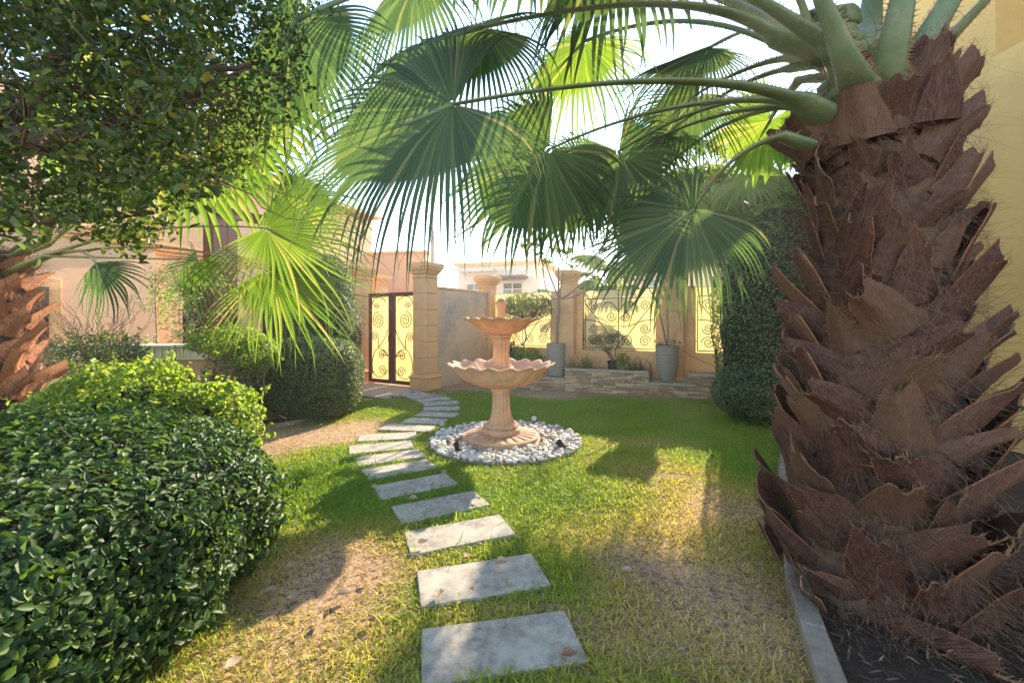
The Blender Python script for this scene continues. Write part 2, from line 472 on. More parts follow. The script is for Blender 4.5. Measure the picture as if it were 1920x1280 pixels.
c2.lathe([(.19, .815), (.195, .86), (.178, .885), (.158, .90), (.165, .925), (.140, .945), (.118, .975), (.108, 1.03), (.104, 1.10), (.106, 1.18), (.112, 1.25), (.114, 1.27)], 96, fn=lambda r, z, t: (r * (1 - .10 * abs(math.cos(7 * t)) ** 1.5 * (1 if z > .93 else .3)), z))
c2.lathe([(.118, 1.268), (.126, 1.276), (.126, 1.29), (.118, 1.295), (.134, 1.305), (.136, 1.33), (.12, 1.338)], 56)
c2.build('upper_column', M['terracotta'], ft, 40)
b2 = bowl(.468, 1.53, [(.11, 1.334), (.17, 1.345), (.22, 1.362), (.27, 1.392), (.31, 1.425), (.35, 1.458), (.40, 1.492), (.45, 1.517), (.470, 1.524), (.471, 1.536)], 16,
          [(.462, 1.540), (.42, 1.515), (.35, 1.475), (.28, 1.44), (.15, 1.42), (.05, 1.418)], .014)
b2.build('upper_bowl', M['terracotta'], ft, 50)
fi = MB()
fi.lathe([(.075, 1.41), (.058, 1.45), (.052, 1.55), (.050, 1.62), (.054, 1.67), (.070, 1.712), (.078, 1.73), (.07, 1.738), (.055, 1.735)], 28, fn=lambda r, z, t: (r * (1 - .07 * abs(math.cos(5 * t))), z))
fi.build('spout_cup', M['terracotta'], ft, 40)
gb = MB(); gb.lathe([(.052, 1.725), (.055, 1.745), (.045, 1.768), (.025, 1.783), (.004, 1.788)], 20); gb.build('spout_cap', M['coping'], ft, True)

# ------------------------------------------------------------------ pebble ring
RX, RY, RR = -.09, 5.50, .955
pr = thing('pebble_ring', 'round bed of white pebbles with thin edging around the fountain', 'pebble bed', (RX, RY, 0))
eg = MB()
eg.lathe([(RR - .004, -.02), (RR + .004, -.02), (RR + .004, .026), (RR - .004, .026), (RR - .004, -.02)], 96, cap=False); eg.build('edging', M['bark'], pr)
sb = MB(); sb.lathe([(RR - .01, .004), (.6, .012), (.01, .012)], 64, cap=True); sb.build('bed_sand', M['sand'], pr, True)
pebs = []
for v_ in range(8):
    r_ = np.random.default_rng(50 + v_)
    b_ = MB(); n_ = 8
    prof = []
    for i in range(1, 6):
        a = math.pi * i / 6; prof.append((math.sin(a), -math.cos(a)))
    ph = r_.uniform(0, 6.28, 4)
    b_.lathe(prof, n_, fn=lambda r, z, t: (r * (1 + .15 * math.sin(2 * t + ph[0]) + .08 * math.sin(3 * t + ph[1] + z)), z + .1 * math.sin(t + ph[2])))
    me = b_.mesh('pebble'); me.materials.append(M['pebble'] if v_ < 5 else M['pebble_g'])
    me.polygons.foreach_set('use_smooth', [True] * len(me.polygons))
    pebs.append(me)
placed = []
cell = {}
def try_peb(x, y, s):
    k = (int(x / .05), int(y / .05))
    for i in (-1, 0, 1):
        for j in (-1, 0, 1):
            for (a, b, q) in cell.get((k[0] + i, k[1] + j), []):
                if (a - x) ** 2 + (b - y) ** 2 < (.80 * (q + s)) ** 2: return False
    cell.setdefault(k, []).append((x, y, s)); return True
tries = 0
while tries < 26000 and len(placed) < 1300:
    tries += 1
    a = random.uniform(0, 2 * math.pi); r = math.sqrt(random.uniform(.40 ** 2, (RR - .025) ** 2))
    x, y = r * math.cos(a), r * math.sin(a)
    fr = math.hypot(x + RX - FX, y + RY - FY)
    if fr < .50: continue
    # bare sand beside the plinth on both sides
    if fr < .70 and abs(math.sin(math.atan2(y, x))) < .5 and random.random() < .93: continue
    if fr < .60 and random.random() < .6: continue
    s = random.uniform(.020, .038)
    if try_peb(x, y, s): placed.append((x, y, s))
placed.sort(key=lambda p: p[1] + abs(p[0]) * .1)
big, rest = placed[:300], placed[300:]
def peb_tf(x, y, s):
    return Matrix.Translation((x, y, .014 + s * .55)) @ Matrix.Rotation(random.uniform(0, 6.28), 4, 'Z') @ Matrix.Rotation(random.uniform(-.4, .4), 4, 'X') @ Matrix.Diagonal((s * 1.15, s * .92, s * .68, 1))
for x, y, s in big:
    o = bpy.data.objects.new('pebble', random.choice(pebs)); COL.objects.link(o); o.parent = pr; o.matrix_local = peb_tf(x, y, s)
VV = []; FF = []; off = 0; MI = []
for lay in (0, 1):
    for x, y, s in (rest if lay == 0 else random.sample(placed, 260)):
        me = random.choice(pebs); t = peb_tf(x, y, s)
        if lay: t = Matrix.Translation((random.uniform(-.03, .03), random.uniform(-.03, .03), s * .7)) @ t
        if math.hypot(t.translation.x, t.translation.y) > RR - .03: continue
        for vv in me.vertices: VV.append(tuple(t @ vv.co))
        for p in me.polygons: FF.append(tuple(q + off for q in p.vertices)); MI.append(me.materials[0] == M['pebble_g'])
        off += len(me.vertices)
me = bpy.data.meshes.new('pebble_fill'); me.from_pydata(VV, [], FF); me.polygons.foreach_set('material_index', [int(q) for q in MI])
o = link('pebble_fill', me, [M['pebble'], M['pebble_g']], pr, True); o['kind'] = 'stuff'

# garden spot lights
def spot(px, py, rz, tilt, label):
    x, y = G(px, py)
    t = thing('garden_light', label, 'garden light', (x, y, 0.0), rz, 'small spot lights around the fountain')
    s = MB(); s.tube([(0, 0, -.02), (0, 0, .055)], .008, 8); s.box((0, 0, .012), (.05, .03, .012)); s.build('spike', M['black'], t)
    h = MB()
    c, sn = math.cos(tilt), math.sin(tilt)
    ax = Vector((0, c, sn))
    p0 = Vector((0, 0, .085))
    h.tube([p0 - ax * .05, p0 - ax * .045, p0, p0 + ax * .045, p0 + ax * .05], [.024, .032, .036, .044, .044], 16)
    h.build('lamp_head', M['black'], t, 40)
    l = MB(); l.tube([p0 + ax * .0505, p0 + ax * .054], [.039, .036], 16); l.build('lens', M['glasslens'], t, 40)
spot(858, 852, R_(15), R_(35), 'black spot light at the front left of the pebble ring')
spot(1052, 847, R_(40), R_(35), 'black spot light at the front right of the pebble ring')
spot(826, 806, R_(205), R_(20), 'black spot light with pale lens at the back left of the pebble ring')
spot(1002, 796, R_(170), R_(20), 'black spot light with pale lens behind the pebble ring, right of the column')

# ------------------------------------------------------------------ gate, pillars and walls
def pillar(name, label, base, w, d, ztop, nblocks, group, rz=A30):
    t = thing(name, label, 'pillar', (base[0], base[1], 0), rz, group)
    bs = MB()
    bs.box((0, 0, .13), (w + .10, d + .10, .26), bev=.006); bs.box((0, 0, .285), (w + .14, d + .14, .045), bev=.012); bs.box((0, 0, .325), (w + .06, d + .06, .035), bev=.01)
    bs.build('plinth', M['peach'], t)
    z0, z1 = .345, ztop - .34
    bh = (z1 - z0) / nblocks
    cb = MB(); cb.box((0, 0, (z0 + z1) / 2), (w - .03, d - .03, z1 - z0 + .01)); cb.build('core', M['peach'], t)
    me = MB().box((0, 0, 0), (w, d, bh - .014), bev=.007).mesh('block'); me.materials.append(M['peach'])
    for k in range(nblocks):
        o = bpy.data.objects.new('block', me); COL.objects.link(o); o.parent = t; o.location = (0, 0, z0 + bh * (k + .5))
    cp = MB()
    z = z1
    for (e, h) in ((.03, .04), (.0, .05), (.06, .045), (.10, .04), (.16, .05), (.20, .10)):
        cp.box((0, 0, z + h / 2), (w + e, d + e, h), bev=.006); z += h + .0005
    cp.box((0, 0, z + .006), (w + .12, d + .12, .012))
    cp.build('cap', M['peach'], t)
    return t
GL = Vector((-3.46, 10.55, 0)); 
GATE_W = 1.55
gp0 = GL - UX * .30; 
pillar('gate_pillar', 'peach rusticated pillar on the left of the iron gate', (gp0.x + .5 * .1 * 0, gp0.y, 0), .44, .44, 2.84, 6, 'peach pillars beside the gate')
gp1 = GL + UX * (GATE_W + .24)
pillar('gate_pillar', 'peach rusticated pillar on the right of the iron gate, next to the grey side wall', (gp1.x, gp1.y, 0), .38, .40, 2.78, 6, 'peach pillars beside the gate')
# wall pieces
def wallbox(name, label, p0, p1, th, z0, z1, mat, cat='wall', extra=None):
    p0 = Vector((p0[0], p0[1], 0)); p1 = Vector((p1[0], p1[1], 0))
    d = p1 - p0; L = d.length; c = (p0 + p1) / 2
    t = thing(name, label, cat, (c.x, c.y, 0), math.atan2(d.y, d.x))
    b_ = MB(); b_.box((0, 0, (z0 + z1) / 2), (L, th, z1 - z0)); b_.build('wall_body', mat, t)
    if extra: extra(t, L)
    return t
CORNER = gp1 + UX * .0 + UY * 2.55
def cop(t, L):
    b_ = MB(); b_.box((0, 0, 2.262), (L, .24, .05), bev=.006); b_.build('coping', M['peach'], t)
wallbox('side_wall', 'shaded grey side wall running back from the gate pillar to the fence', gp1 + UY * .225, CORNER - UY * .18, .2, -.05, 2.235, M['grey_render'], extra=cop)
gw0 = gp0 - UX * .225
wallbox('gate_wall', 'peach boundary wall on the left of the gate, behind the hedge', gw0 - UX * 2.6, gw0, .2, -.05, 2.5, M['peach'])

def spiral(cx, cz, r0, turns, a0, sgn=1, n=None, rin=.12):
    n = n or int(22 * turns); pts = []
    for i in range(n + 1):
        u = i / n; r = r0 * (1 - (1 - rin) * u ** .9); a = a0 + sgn * u * turns * 2 * math.pi
        pts.append((cx + r * math.cos(a), cz + r * math.sin(a)))
    return pts
def bez(p0, p1, p2, p3, n=12):
    return [tuple((1 - t) ** 3 * p0[k] + 3 * (1 - t) ** 2 * t * p1[k] + 3 * (1 - t) * t * t * p2[k] + t ** 3 * p3[k] for k in (0, 1)) for t in [i / n for i in range(n + 1)]]
def iron(pts, parent, y=-.02, r=.010, name='scroll', mat=None):
    b_ = MB(); b_.tube([(p[0], y, p[1]) for p in pts], r, 5); return b_.build(name, mat or M['scroll_iron'], parent)

gate = thing('metal_gate', 'brown framed double gate with iron scrolls over yellow frosted sheets', 'gate', tuple(GL), A30)
LW = .74
for k in (0, 1):
    x0 = .03 + k * (LW + .035)
    f = MB()
    fw, z0, z1 = .085, .05, 2.16
    f.box((x0 + fw / 2, 0, (z0 + z1) / 2), (fw, .06, z1 - z0), bev=.005); f.box((x0 + LW - fw / 2, 0, (z0 + z1) / 2), (fw, .06, z1 - z0), bev=.005)
    f.box((x0 + LW / 2, 0, z0 + fw / 2), (LW - 2 * fw, .056, fw), bev=.004); f.box((x0 + LW / 2, 0, z1 - fw / 2), (LW - 2 * fw, .056, fw), bev=.004)
    fo = f.build('gate_frame', M['brown_metal'], gate)
    s = MB(); s.box((x0 + LW / 2, .012, (z0 + z1) / 2), (LW - 2 * fw, .004, z1 - z0 - 2 * fw)); s.build('frosted_sheet', M['sheet'], gate)
    iw = LW - 2 * fw; ih = z1 - z0 - 2 * fw; xl = x0 + fw; zb = z0 + fw
    def q(u, w): # u across 0..1 (mirrored on the second leaf), w up 0..1
        return (xl + (u if k == 0 else 1 - u) * iw, zb + w * ih)
    sg = 1 if k == 0 else -1
    def sp(u, w, r, turns, a0, s_):
        c = q(u, w); iron(spiral(c[0], c[1], r, turns, a0 if k == 0 else math.pi - a0, s_ * sg), gate)
    sp(.32, .885, .085, 1.6, R_(200), -1); sp(.44, .715, .205, 2.4, R_(90), 1); sp(.20, .515, .10, 1.7, R_(90), 1)
    sp(.62, .295, .12, 1.8, R_(0), 1); sp(.66, .105, .125, 1.8, R_(180), -1)
    iron(bez(q(.95, .60), q(.9, .52), q(.55, .42), q(.42, .38)), gate); iron(bez(q(.42, .38), q(.1, .33), q(.0, .2), q(.1, .1)), gate)
    iron(bez(q(.42, .38), q(.75, .36), q(.95, .33), q(.92, .27)), gate); iron(bez(q(.05, .90), q(.1, 1.02), q(.6, 1.02), q(.85, .94)), gate)
    iron(bez(q(.1, .1), q(.2, .0), q(.75, .0), q(.95, .12)), gate); iron([q(.62, .295), q(.99, .295)], gate); iron([q(.0, .12), q(.12, .06)], gate)
    iron(bez(q(.20, .565), q(.45, .57), q(.45, .42), q(.42, .38)), gate)
h = MB(); h.box((.03 + LW + .0175, -.03, 2.12), (.05, .012, .08)); h.box((.03 + LW - .05, -.045, 1.1), (.03, .03, .14), bev=.004)
h.box((.03 + LW + .0175 + .06, -.045, 1.1), (.03, .03, .14), bev=.004); h.build('handle', M['brown_metal'], gate)

# fence: direction UX from CORNER
CO = Vector((CORNER.x, CORNER.y, 0))
def fp(t, back=0.0):
    return CO + UX * t + UY * back
def tfor(px, back=0.0):  # parameter along the fence for a sight line
    k = (px - HX) / F; o = CO + UY * back
    return (k * o.y - o.x) / (UX.x - k * UX.y)
tp1 = tfor(1067, -.1); tp2 = tfor(1264, -.1); 
pillar('fence_pillar', 'peach fence pillar at the corner where the grey side wall ends, left of the fountain top', fp(0, -.05), .36, .36, 2.72, 6, 'peach pillars of the boundary fence')
pillar('fence_pillar', 'peach fence pillar behind the frangipani tree', fp(tp1, -.08), .34, .34, 2.72, 6, 'peach pillars of the boundary fence')
pillar('fence_pillar', 'peach fence pillar behind the right tall pot', fp(tp2, -.08), .42, .34, 2.72, 6, 'peach pillars of the boundary fence')
pillar('fence_pillar', 'peach fence pillar hidden behind the tall topiary', fp(tp2 + 2.55, -.08), .42, .34, 2.72, 6, 'peach pillars of the boundary fence')
t1a, t1b = tfor(928), tfor(1036); t2a, t2b = tfor(1094), tfor(1231); t3a, t3b = tfor(1303), tfor(1303) + 1.75
fence_len = tp2 + 4.0
bw = thing('boundary_wall', 'low peach wall under the yellow fence panels', 'wall', tuple(CO), A30)
b_ = MB(); b_.box((fence_len / 2, 0, .385), (fence_len, .18, .87)); b_.build('wall_body', M['peach'], bw)
for (a, b) in ((.0, t1a), (t1b, t2a), (t2b, t3a), (t3b, fence_len)):
    b_ = MB(); b_.box(((a + b) / 2, 0, 1.5325), (b - a, .18, 1.425)); b_.build('wall_pier', M['peach'], bw)
def fence_panel(a, b, label):
    L = b - a; H = 1.40; zb = .825
    o = fp(a)
    t = thing('fence_panel', label, 'fence panel', (o.x, o.y, zb), A30, 'yellow scrollwork panels of the boundary fence')
    s = MB(); s.box((L / 2, .02, H / 2), (L - .01, .004, H - .01)); s.build('frosted_sheet', M['sheet'], t)
    fr = MB()
    r = .011
    fr.tube([(.05, 0, .05), (L - .05, 0, .05), (L - .05, 0, H * .86), (.05, 0, H * .86), (.05, 0, .05)], r, 4); fr.tube([(.0, 0, .25), (.05, 0, .25)], r, 4); fr.tube([(L - .05, 0, .25), (L, 0, .25)], r, 4)
    fr.tube([(L / 2, 0, .05), (L / 2, 0, H)], r, 4)
    fr.tube([(.006, .01, 0), (L - .006, .01, 0), (L - .006, .01, H), (.006, .01, H), (.006, .01, 0)], .008, 4)
    fr.build('panel_frame', M['scroll_iron'], t)
    for sx in (0, 1):
        f = (lambda u: u) if sx == 0 else (lambda u: L - u)
        g = 1 if sx == 0 else -1
        def S_(u, w, rr, tu, a0, s_):
            iron(spiral(f(u), w, rr, tu, a0 if sx == 0 else math.pi - a0, s_ * g), t, 0.0, .0105)
        h = L / 2
        S_(.05 + h * .24, H * .16, .135 * min(1, h / .8), 2.0, R_(180), -1); S_(.05 + h * .24, H * .365, .12 * min(1, h / .8), 2.0, R_(180), 1)
        S_(h * .76, H * .16, .13 * min(1, h / .8), 1.9, R_(0), 1); S_(h * .80, H * .56, .12, 1.8, R_(0), -1); S_(.05 + h * .24, H * .73, .12, 1.7, R_(180), -1)
        iron([(f(.06), H * .78), (f(h * .62), H * .36), (f(h * .98), .06)], t, 0, .0105)
        iron(bez((f(.06), H * .50), (f(h * .5), H * .52), (f(h * .62), H * .36), (f(h * .95), H * .40)), t, 0, .0105)
        iron(bez((f(h), H * .62), (f(h * .85), H * .86), (f(h * .55), H * .86), (f(h * .5), H * .62)), t, 0, .0105)
    return t
fence_panel(t1a, t1b, 'yellow scroll panel behind the fountain, half hidden by a round shrub')
fence_panel(t2a, t2b, 'yellow scroll panel behind the twiggy round shrub, between two pillars')
fence_panel(t3a, t3b, 'yellow scroll panel beside the tall clipped topiary')

# ------------------------------------------------------------------ stone clad planter
PA = Vector((-.30, 10.02, 0)); PB = Vector((4.75, 8.02, 0))
pd = (PB - PA).normalized(); pn = Vector((-pd.y, pd.x, 0)); PL = (PB - PA).length; prz = math.atan2(pd.y, pd.x)
def pt_for(px):
    k = (px - HX) / F
    return (k * PA.y - PA.x) / (pd.x - k * pd.y)
planter = thing('stone_planter', 'raised planter faced with thin ledge stones along the yellow fence', 'planter', tuple(PA), prz)
s0, s1, s2, s3 = 0.0, pt_for(1060), pt_for(1216), pt_for(1290)
segs = [(s0, s1, .27), (s1, s2, .485), (s2, s3, .27), (s3, PL, .475)]
zl = .045
ledge_me = {}
mats_l = [M['ledge'], M['ledge'], M['ledge_b'], M['ledge_c']]
cnt = 0
for (a, b, zt) in segs:
    back = MB(); back.box(((a + b) / 2, .42, zt / 2 - .04), (b - a - .004, .80, zt - .06)); back.build('planter_core', M['mortar'], planter)
    z = -.02
    while z < zt - .05:
        h = random.uniform(.024, .042)
        if z + h > zt - .045: h = zt - .046 - z
        if h < .012: break
        x = a
        while x < b - .005:
            w = random.uniform(.12, .34)
            if b - x - w < .08: w = b - x
            o = MB().box((0, 0, 0), (w - .004, random.uniform(.045, .085), h - .003), bev=.004, jit=.004).build('ledge_stone', random.choice(mats_l), planter)
            o.location = (x + w / 2, random.uniform(-.022, .014), z + h / 2); cnt += 1
            x += w
        z += h
    # coping slabs
    x = a
    ns = max(1, round((b - a) / .62))
    for k in range(ns):
        w = (b - a) / ns
        dd = .62 if zt < .3 else .14
        o = MB().box((0, 0, 0), (w - .006 + (.03 if (ns == 1) else 0), dd, .04), bev=.005, jit=.002).build('coping_slab', M['coping'], planter)
        o.location = (a + w * (k + .5), dd / 2 - .055, zt - .024 + .004 * k % .003)
    if zt > .3:
        so_ = MB(); so_.box(((a + b) / 2, .46, zt - .045), (b - a - .03, .70, .05)); so_.build('planting_soil', M['sand'], planter)
        for e in (a, b):      # return faces of the raised sections
            if 0.1 < e < PL - .1:
                zz = .27
                while zz < zt - .05:
                    o = MB().box((0, 0, 0), (.05, random.uniform(.25, .34), .032), bev=.004, jit=.004).build('ledge_stone', random.choice(mats_l), planter)
                    o.location = (e + (.0 if e == a else -.0), .19, zz + .016); zz += .034
print('ledge stones', cnt)

# ------------------------------------------------------------------ paving by the gate
pav = thing('pavement', None, None, tuple(GL), A30); del_keys = [k for k in pav.keys()]
pav['kind'] = 'structure'
base = MB(); base.box((-.7, -1.15, -.02), (5.2, 2.2, .03)); base.build('paving_bed', M['mortar'], pav)
pme = [MB().box((0, 0, 0), (.292, .142, .04), bev=.004, jit=.0015).mesh('paver') for _ in range(4)]
for q_ in pme: q_.materials.append(M['paver'])
k = 0
for iy in range(15):
    for ix in range(18):
        x = -3.2 + ix * .296 + (.148 if iy % 2 else 0); y = -.10 - iy * .146
        if x > 1.9 - .0 or (x > .9 + .04 * iy and iy > 8): continue
        o = bpy.data.objects.new('paver', random.choice(pme)); COL.objects.link(o); o.parent = pav
        o.location = (x, y, .004 + random.uniform(-.002, .002)); o.rotation_euler = (0, 0, R_(random.uniform(-.5, .5))); k += 1
print('pavers', k)

# kerbs
def kerb(name, pts, label, w=.10, h=.12, seg=.6):
    t = thing(name, label, 'kerb', (0, 0, 0))
    pts = [Vector((p[0], p[1], 0)) for p in pts]
    for i in range(len(pts) - 1):
        a, b = pts[i], pts[i + 1]; d = b - a; n_ = max(1, round(d.length / seg)); rz = math.atan2(d.y, d.x)
        for k in range(n_):
            c = a + d * ((k + .5) / n_)
            o = MB().box((0, 0, 0), (d.length / n_ + .004, w, h), bev=.008, jit=.002).build('kerb_stone', M['kerb'], t)
            o.location = (c.x, c.y, h / 2 - .05); o.rotation_euler = (0, 0, rz)
    return t
kp = [(1.02, 1.0), (1.22, 1.6), (1.42, 2.06), (1.62, 2.5), (2.0, 3.15), (2.66, 4.27), (3.4, 5.4)]
kerb('bed_kerb', kp, 'concrete kerb between the lawn and the big palm trunk')
kerb('hedge_kerb', [(-3.75, 5.55), G(480, 806), G(560, 793), G(612, 779), (-3.75, 7.35)], 'low concrete kerb around the bed of the clipped hedge on the left', .08, .10)
bedR = MB()
poly = kp + [(5.7, 5.4), (5.7, 1.0)]
vs = [(x, y, .022) for x, y in poly]; bedR.add(vs, [tuple(range(len(vs)))])
o = bedR.build('tree_bed', M['soil']); tag(o, kind='structure')
bedL = MB(); poly2 = [(-3.75, 5.6), G(478, 806), G(558, 793), G(609, 779), (-3.75, 7.3), (-5.4, 7.3), (-5.4, 5.6)]
bedL.add([(x, y, .018) for x, y in poly2], [tuple(range(len(poly2)))])
o = bedL.build('hedge_bed', M['soil']); tag(o, kind='structure')

# ------------------------------------------------------------------ right hand house wall
rh = thing('house_wall', 'yellow rendered house wall rising behind the big palm trunk', 'house', (0, 0, 0))
b_ = MB(); b_.box((5.95, 2.0, 2.3), (.5, 6.44, 4.65)); b_.build('wall', M['yellow_wall'], rh)
b_ = MB(); b_.box((6.35, 6.2, 4.0), (1.2, 2.0, 8.1)); b_.build('wall', M['yellow_wall'], rh)
b_ = MB(); b_.box((6.7, 1.9, 6.0), (1.0, 6.6, 4.0)); b_.build('upper_wall', M['retain'], rh)  # browner than the wall below; recess shade is put into its colour
b_ = MB(); b_.tube([(5.712, 5.215, 0), (5.712, 5.215, 4.7)], .014, 6); b_.build('corner_bead', M['yellow_wall'], rh)

# ------------------------------------------------------------------ foliage generators
def leafcloud(Pn, N, L, W_, spread=.8, fold=.25, seed=1, up=.15, lengthvar=.35):
    r = np.random.default_rng(seed); n = len(Pn)
    N = N / np.maximum(np.linalg.norm(N, axis=1, keepdims=True), 1e-6)
    rnd = r.normal(size=(n, 3))
    nor = N + spread * rnd * .6; nor[:, 2] += up
    nor /= np.linalg.norm(nor, axis=1, keepdims=True)
    d = r.normal(size=(n, 3)) + N * .6 + np.array([0, 0, .1])
    d -= (d * nor).sum(1, keepdims=True) * nor
    d /= np.maximum(np.linalg.norm(d, axis=1, keepdims=True), 1e-6)
    s = np.cross(d, nor)
    l = (L * (1 + lengthvar * r.uniform(-1, 1, n)))[:, None]; w = l * (W_ / L)
    f = fold * w
    p = Pn - d * l * .5
    V = np.stack([p, p + d * l * .32 - s * w * .46 + nor * f, p + d * l * .70 - s * w * .40 + nor * f * .8, p + d * l - nor * f * .6,
                  p + d * l * .70 + s * w * .40 + nor * f * .8, p + d * l * .32 + s * w * .46 + nor * f], 1)
    base = (np.arange(n) * 6)[:, None]
    f1 = base + np.array([[0, 1, 2, 3]]); f2 = base + np.array([[0, 3, 4, 5]])
    return V.reshape(-1, 3), [np.concatenate([f1, f2])]
def sins(Pn, seed, f):
    r = np.random.default_rng(seed); s = 0
    for k in range(6):
        d = r.normal(size=3); d /= np.linalg.norm(d); s = s + np.sin(Pn @ d * f * r.uniform(.6, 1.7) + r.uniform(0, 6.28))
    return s / 3
def blob_points(n, c, rad, e=2.6, shell=.16, bump_=.06, seed=1, f=7, zmin=None, noise_cut=None):
    """points near the surface of a superellipsoid with a lumpy outline; returns P, N"""
    r = np.random.default_rng(seed)
    d = r.normal(size=(int(n * 1.5), 3)); d /= np.linalg.norm(d, axis=1, keepdims=True)
    rad = np.array(rad, float)
    q = np.abs(d) ** e
    k = q.sum(1) ** (-1 / e)
    p = d * k[:, None] * rad
    nn = np.sign(d) * np.abs(d * k[:, None]) ** (e - 1) / rad
    nn /= np.linalg.norm(nn, axis=1, keepdims=True)
    # even out the area density
    p = p * (1 + bump_ * sins(p, seed + 5, f))[:, None]
    dep = r.exponential(.35, len(p)) * shell * .6 - shell * .12
    p = p - nn * dep[:, None]
    P_ = p + np.array(c)
    if zmin is not None:
        ok = P_[:, 2] > zmin; P_, nn = P_[ok], nn[ok]
    return P_[:n], nn[:n]
def hull(c, rad, e=2.6, bump_=.06, seed=1, f=7, k=.88, nu=40, nv=24, zmin=0.0):
    vs = []
    for i in range(nv + 1):
        ph = -math.pi / 2 + math.pi * i / nv
        for j in range(nu):
            t = 2 * math.pi * j / nu; vs.append((math.cos(ph) * math.cos(t), math.cos(ph) * math.sin(t), math.sin(ph)))
    d = np.array(vs); q = np.abs(d) ** e; kk = q.sum(1) ** (-1 / e)
    p = d * kk[:, None] * np.array(rad) * k
    p = p * (1 + bump_ * sins(p / k, seed + 5, f))[:, None] + np.array(c)
    if zmin is not None: p[:, 2] = np.maximum(p[:, 2], zmin - .02)
    idx = np.arange((nv + 1) * nu).reshape(nv + 1, nu)
    a = idx[:-1]; b = idx[1:]
    fq = np.stack([a, np.roll(a, -1, 1), np.roll(b, -1, 1), b], -1).reshape(-1, 4)
    return p, [fq]
def hedge(name, label, cat, blobs, n, L, W_, mat, seed, up=.15, e=2.6, shell=.16, bump_=.05, f=7, extra=None, k=.88, zmin=.02, core=True, spread=.8, group=None, tuft=0, stem=None):
    t = thing(name, label, cat, (blobs[0][0][0], blobs[0][0][1], 0), group=group)
    o3 = np.array([blobs[0][0][0], blobs[0][0][1], 0])
    areas = [r[0] * r[1] + r[1] * r[2] + r[0] * r[2] for _, r in blobs]; sa = sum(areas)
    PP = []; NN = []
    for i, (c, r) in enumerate(blobs):
        p, nn = blob_points(int(n * areas[i] / sa), c, r, e, shell, bump_, seed + i * 11, f, zmin); PP.append(p); NN.append(nn)
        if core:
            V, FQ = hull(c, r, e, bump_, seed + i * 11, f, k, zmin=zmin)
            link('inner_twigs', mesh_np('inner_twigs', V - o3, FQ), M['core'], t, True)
    p = np.concatenate(PP); nn = np.concatenate(NN)
    if tuft:      # shoots that stick out of the outline
        rr = np.random.default_rng(seed + 77); ii = rr.integers(0, len(p), tuft)
        a = np.repeat(p[ii], 9, 0); dd = nn[ii] + rr.normal(size=(tuft, 3)) * .5 + np.array([0, 0, .6]); dd /= np.linalg.norm(dd, axis=1, keepdims=True)
        hgt = rr.uniform(.5, 2.6, tuft) * L
        a = a + np.repeat(dd * hgt[:, None], 9, 0) * np.tile(np.linspace(.2, 1.6, 9), tuft)[:, None] + rr.normal(size=a.shape) * L * .25
        p = np.concatenate([p, a]); nn = np.concatenate([nn, np.repeat(dd, 9, 0)])
    V, FQ = leafcloud(p - o3, nn, L, W_, spread=spread, seed=seed + 3, up=up, lengthvar=.5)
    link('foliage', mesh_np('foliage', V, FQ), mat, t)
    if extra: extra(t, o3)
    return t
def stems(name, mat, parent, lines, o3=(0, 0, 0), n=5):
    b_ = MB()
    for pts, r0, r1 in lines:
        m_ = len(pts); b_.tube([Vector(p) - Vector(o3) for p in pts], [r0 + (r1 - r0) * i / (m_ - 1) for i in range(m_)], n)
    o = b_.build(name, mat, parent, True)
    if name != 'trunk': o['kind'] = 'stuff'
    return o
def wig(a, b, n=6, amp=.03):
    a, b = Vector(a), Vector(b); out = []
    for i in range(n + 1):
        u = i / n; j = Vector((random.gauss(0, amp), random.gauss(0, amp), random.gauss(0, amp))) * math.sin(math.pi * u)
        out.append(a.lerp(b, u) + j)
    return out

# foreground hedge
def fh_extra(t, o3):
    ls = []
    r = random.Random(5)
    for k in range(3):
        a = Vector((r.uniform(-1.7, -1.45), r.uniform(1.2, 2.5), r.uniform(.02, .1))); ls.append((wig(a, a + Vector((-.2, 0, .4)), 5, .03), .007, .003))
    for k in range(12):
        a = Vector((r.uniform(-2.6, -1.5), r.uniform(1.5, 3.2), .78)); ls.append((wig(a, a + Vector((r.uniform(-.1, .25), r.uniform(-.3, .1), r.uniform(.08, .25))), 5, .02), .003, .0015))
    stems('stem', M['twig'], t, ls, o3)
hedge('hedge', 'large dark glossy rounded hedge in the left foreground', 'hedge', [((-2.86, 2.15, .36), (1.42, 1.35, .57))], 54000, .037, .023, M['hedge'], 11, e=2.8, shell=.20, bump_=.045, f=7, tuft=520, extra=fh_extra)
# bright shrub behind it
hedge('shrub', 'bright yellow green sunlit shrub behind the dark foreground hedge', 'shrub', [((-3.5, 3.95, .62), (.85, .45, .46)), ((-2.75, 3.95, .52), (.42, .38, .42))], 14000, .040, .030, M['shrub'], 31, up=-.1, spread=1.5, e=2.1, shell=.32, bump_=.12, f=9, tuft=260, k=.6)
# small ball
hedge('ball_shrub', 'small dark clipped ball in front of the ribbed low wall', 'shrub', [((-4.15, 5.35, .60), (.26, .26, .30))], 5000, .022, .014, M['topiary'], 41, e=2.1, shell=.06, bump_=.03, tuft=0, zmin=.2)
# clipped hedge of the left bed
hedge('clipped_hedge', 'rounded clipped hedge left of the path, in front of the gate wall', 'hedge', [((-3.34, 6.95, .62), (.88, .58, .62))], 32000, .026, .017, M['hedge2'], 51, e=3.6, shell=.09, bump_=.03, tuft=160)
# conical topiary behind
hedge('cone_topiary', 'dark clipped topiary mass rising behind the rounded hedge', 'topiary', [((-3.6, 8.3, 1.25), (.66, .70, 1.25)), ((-3.55, 8.3, 2.1), (.50, .5, .66))], 26000, .028, .018, M['topiary'], 61, e=2.2, shell=.10, bump_=.03, tuft=0)
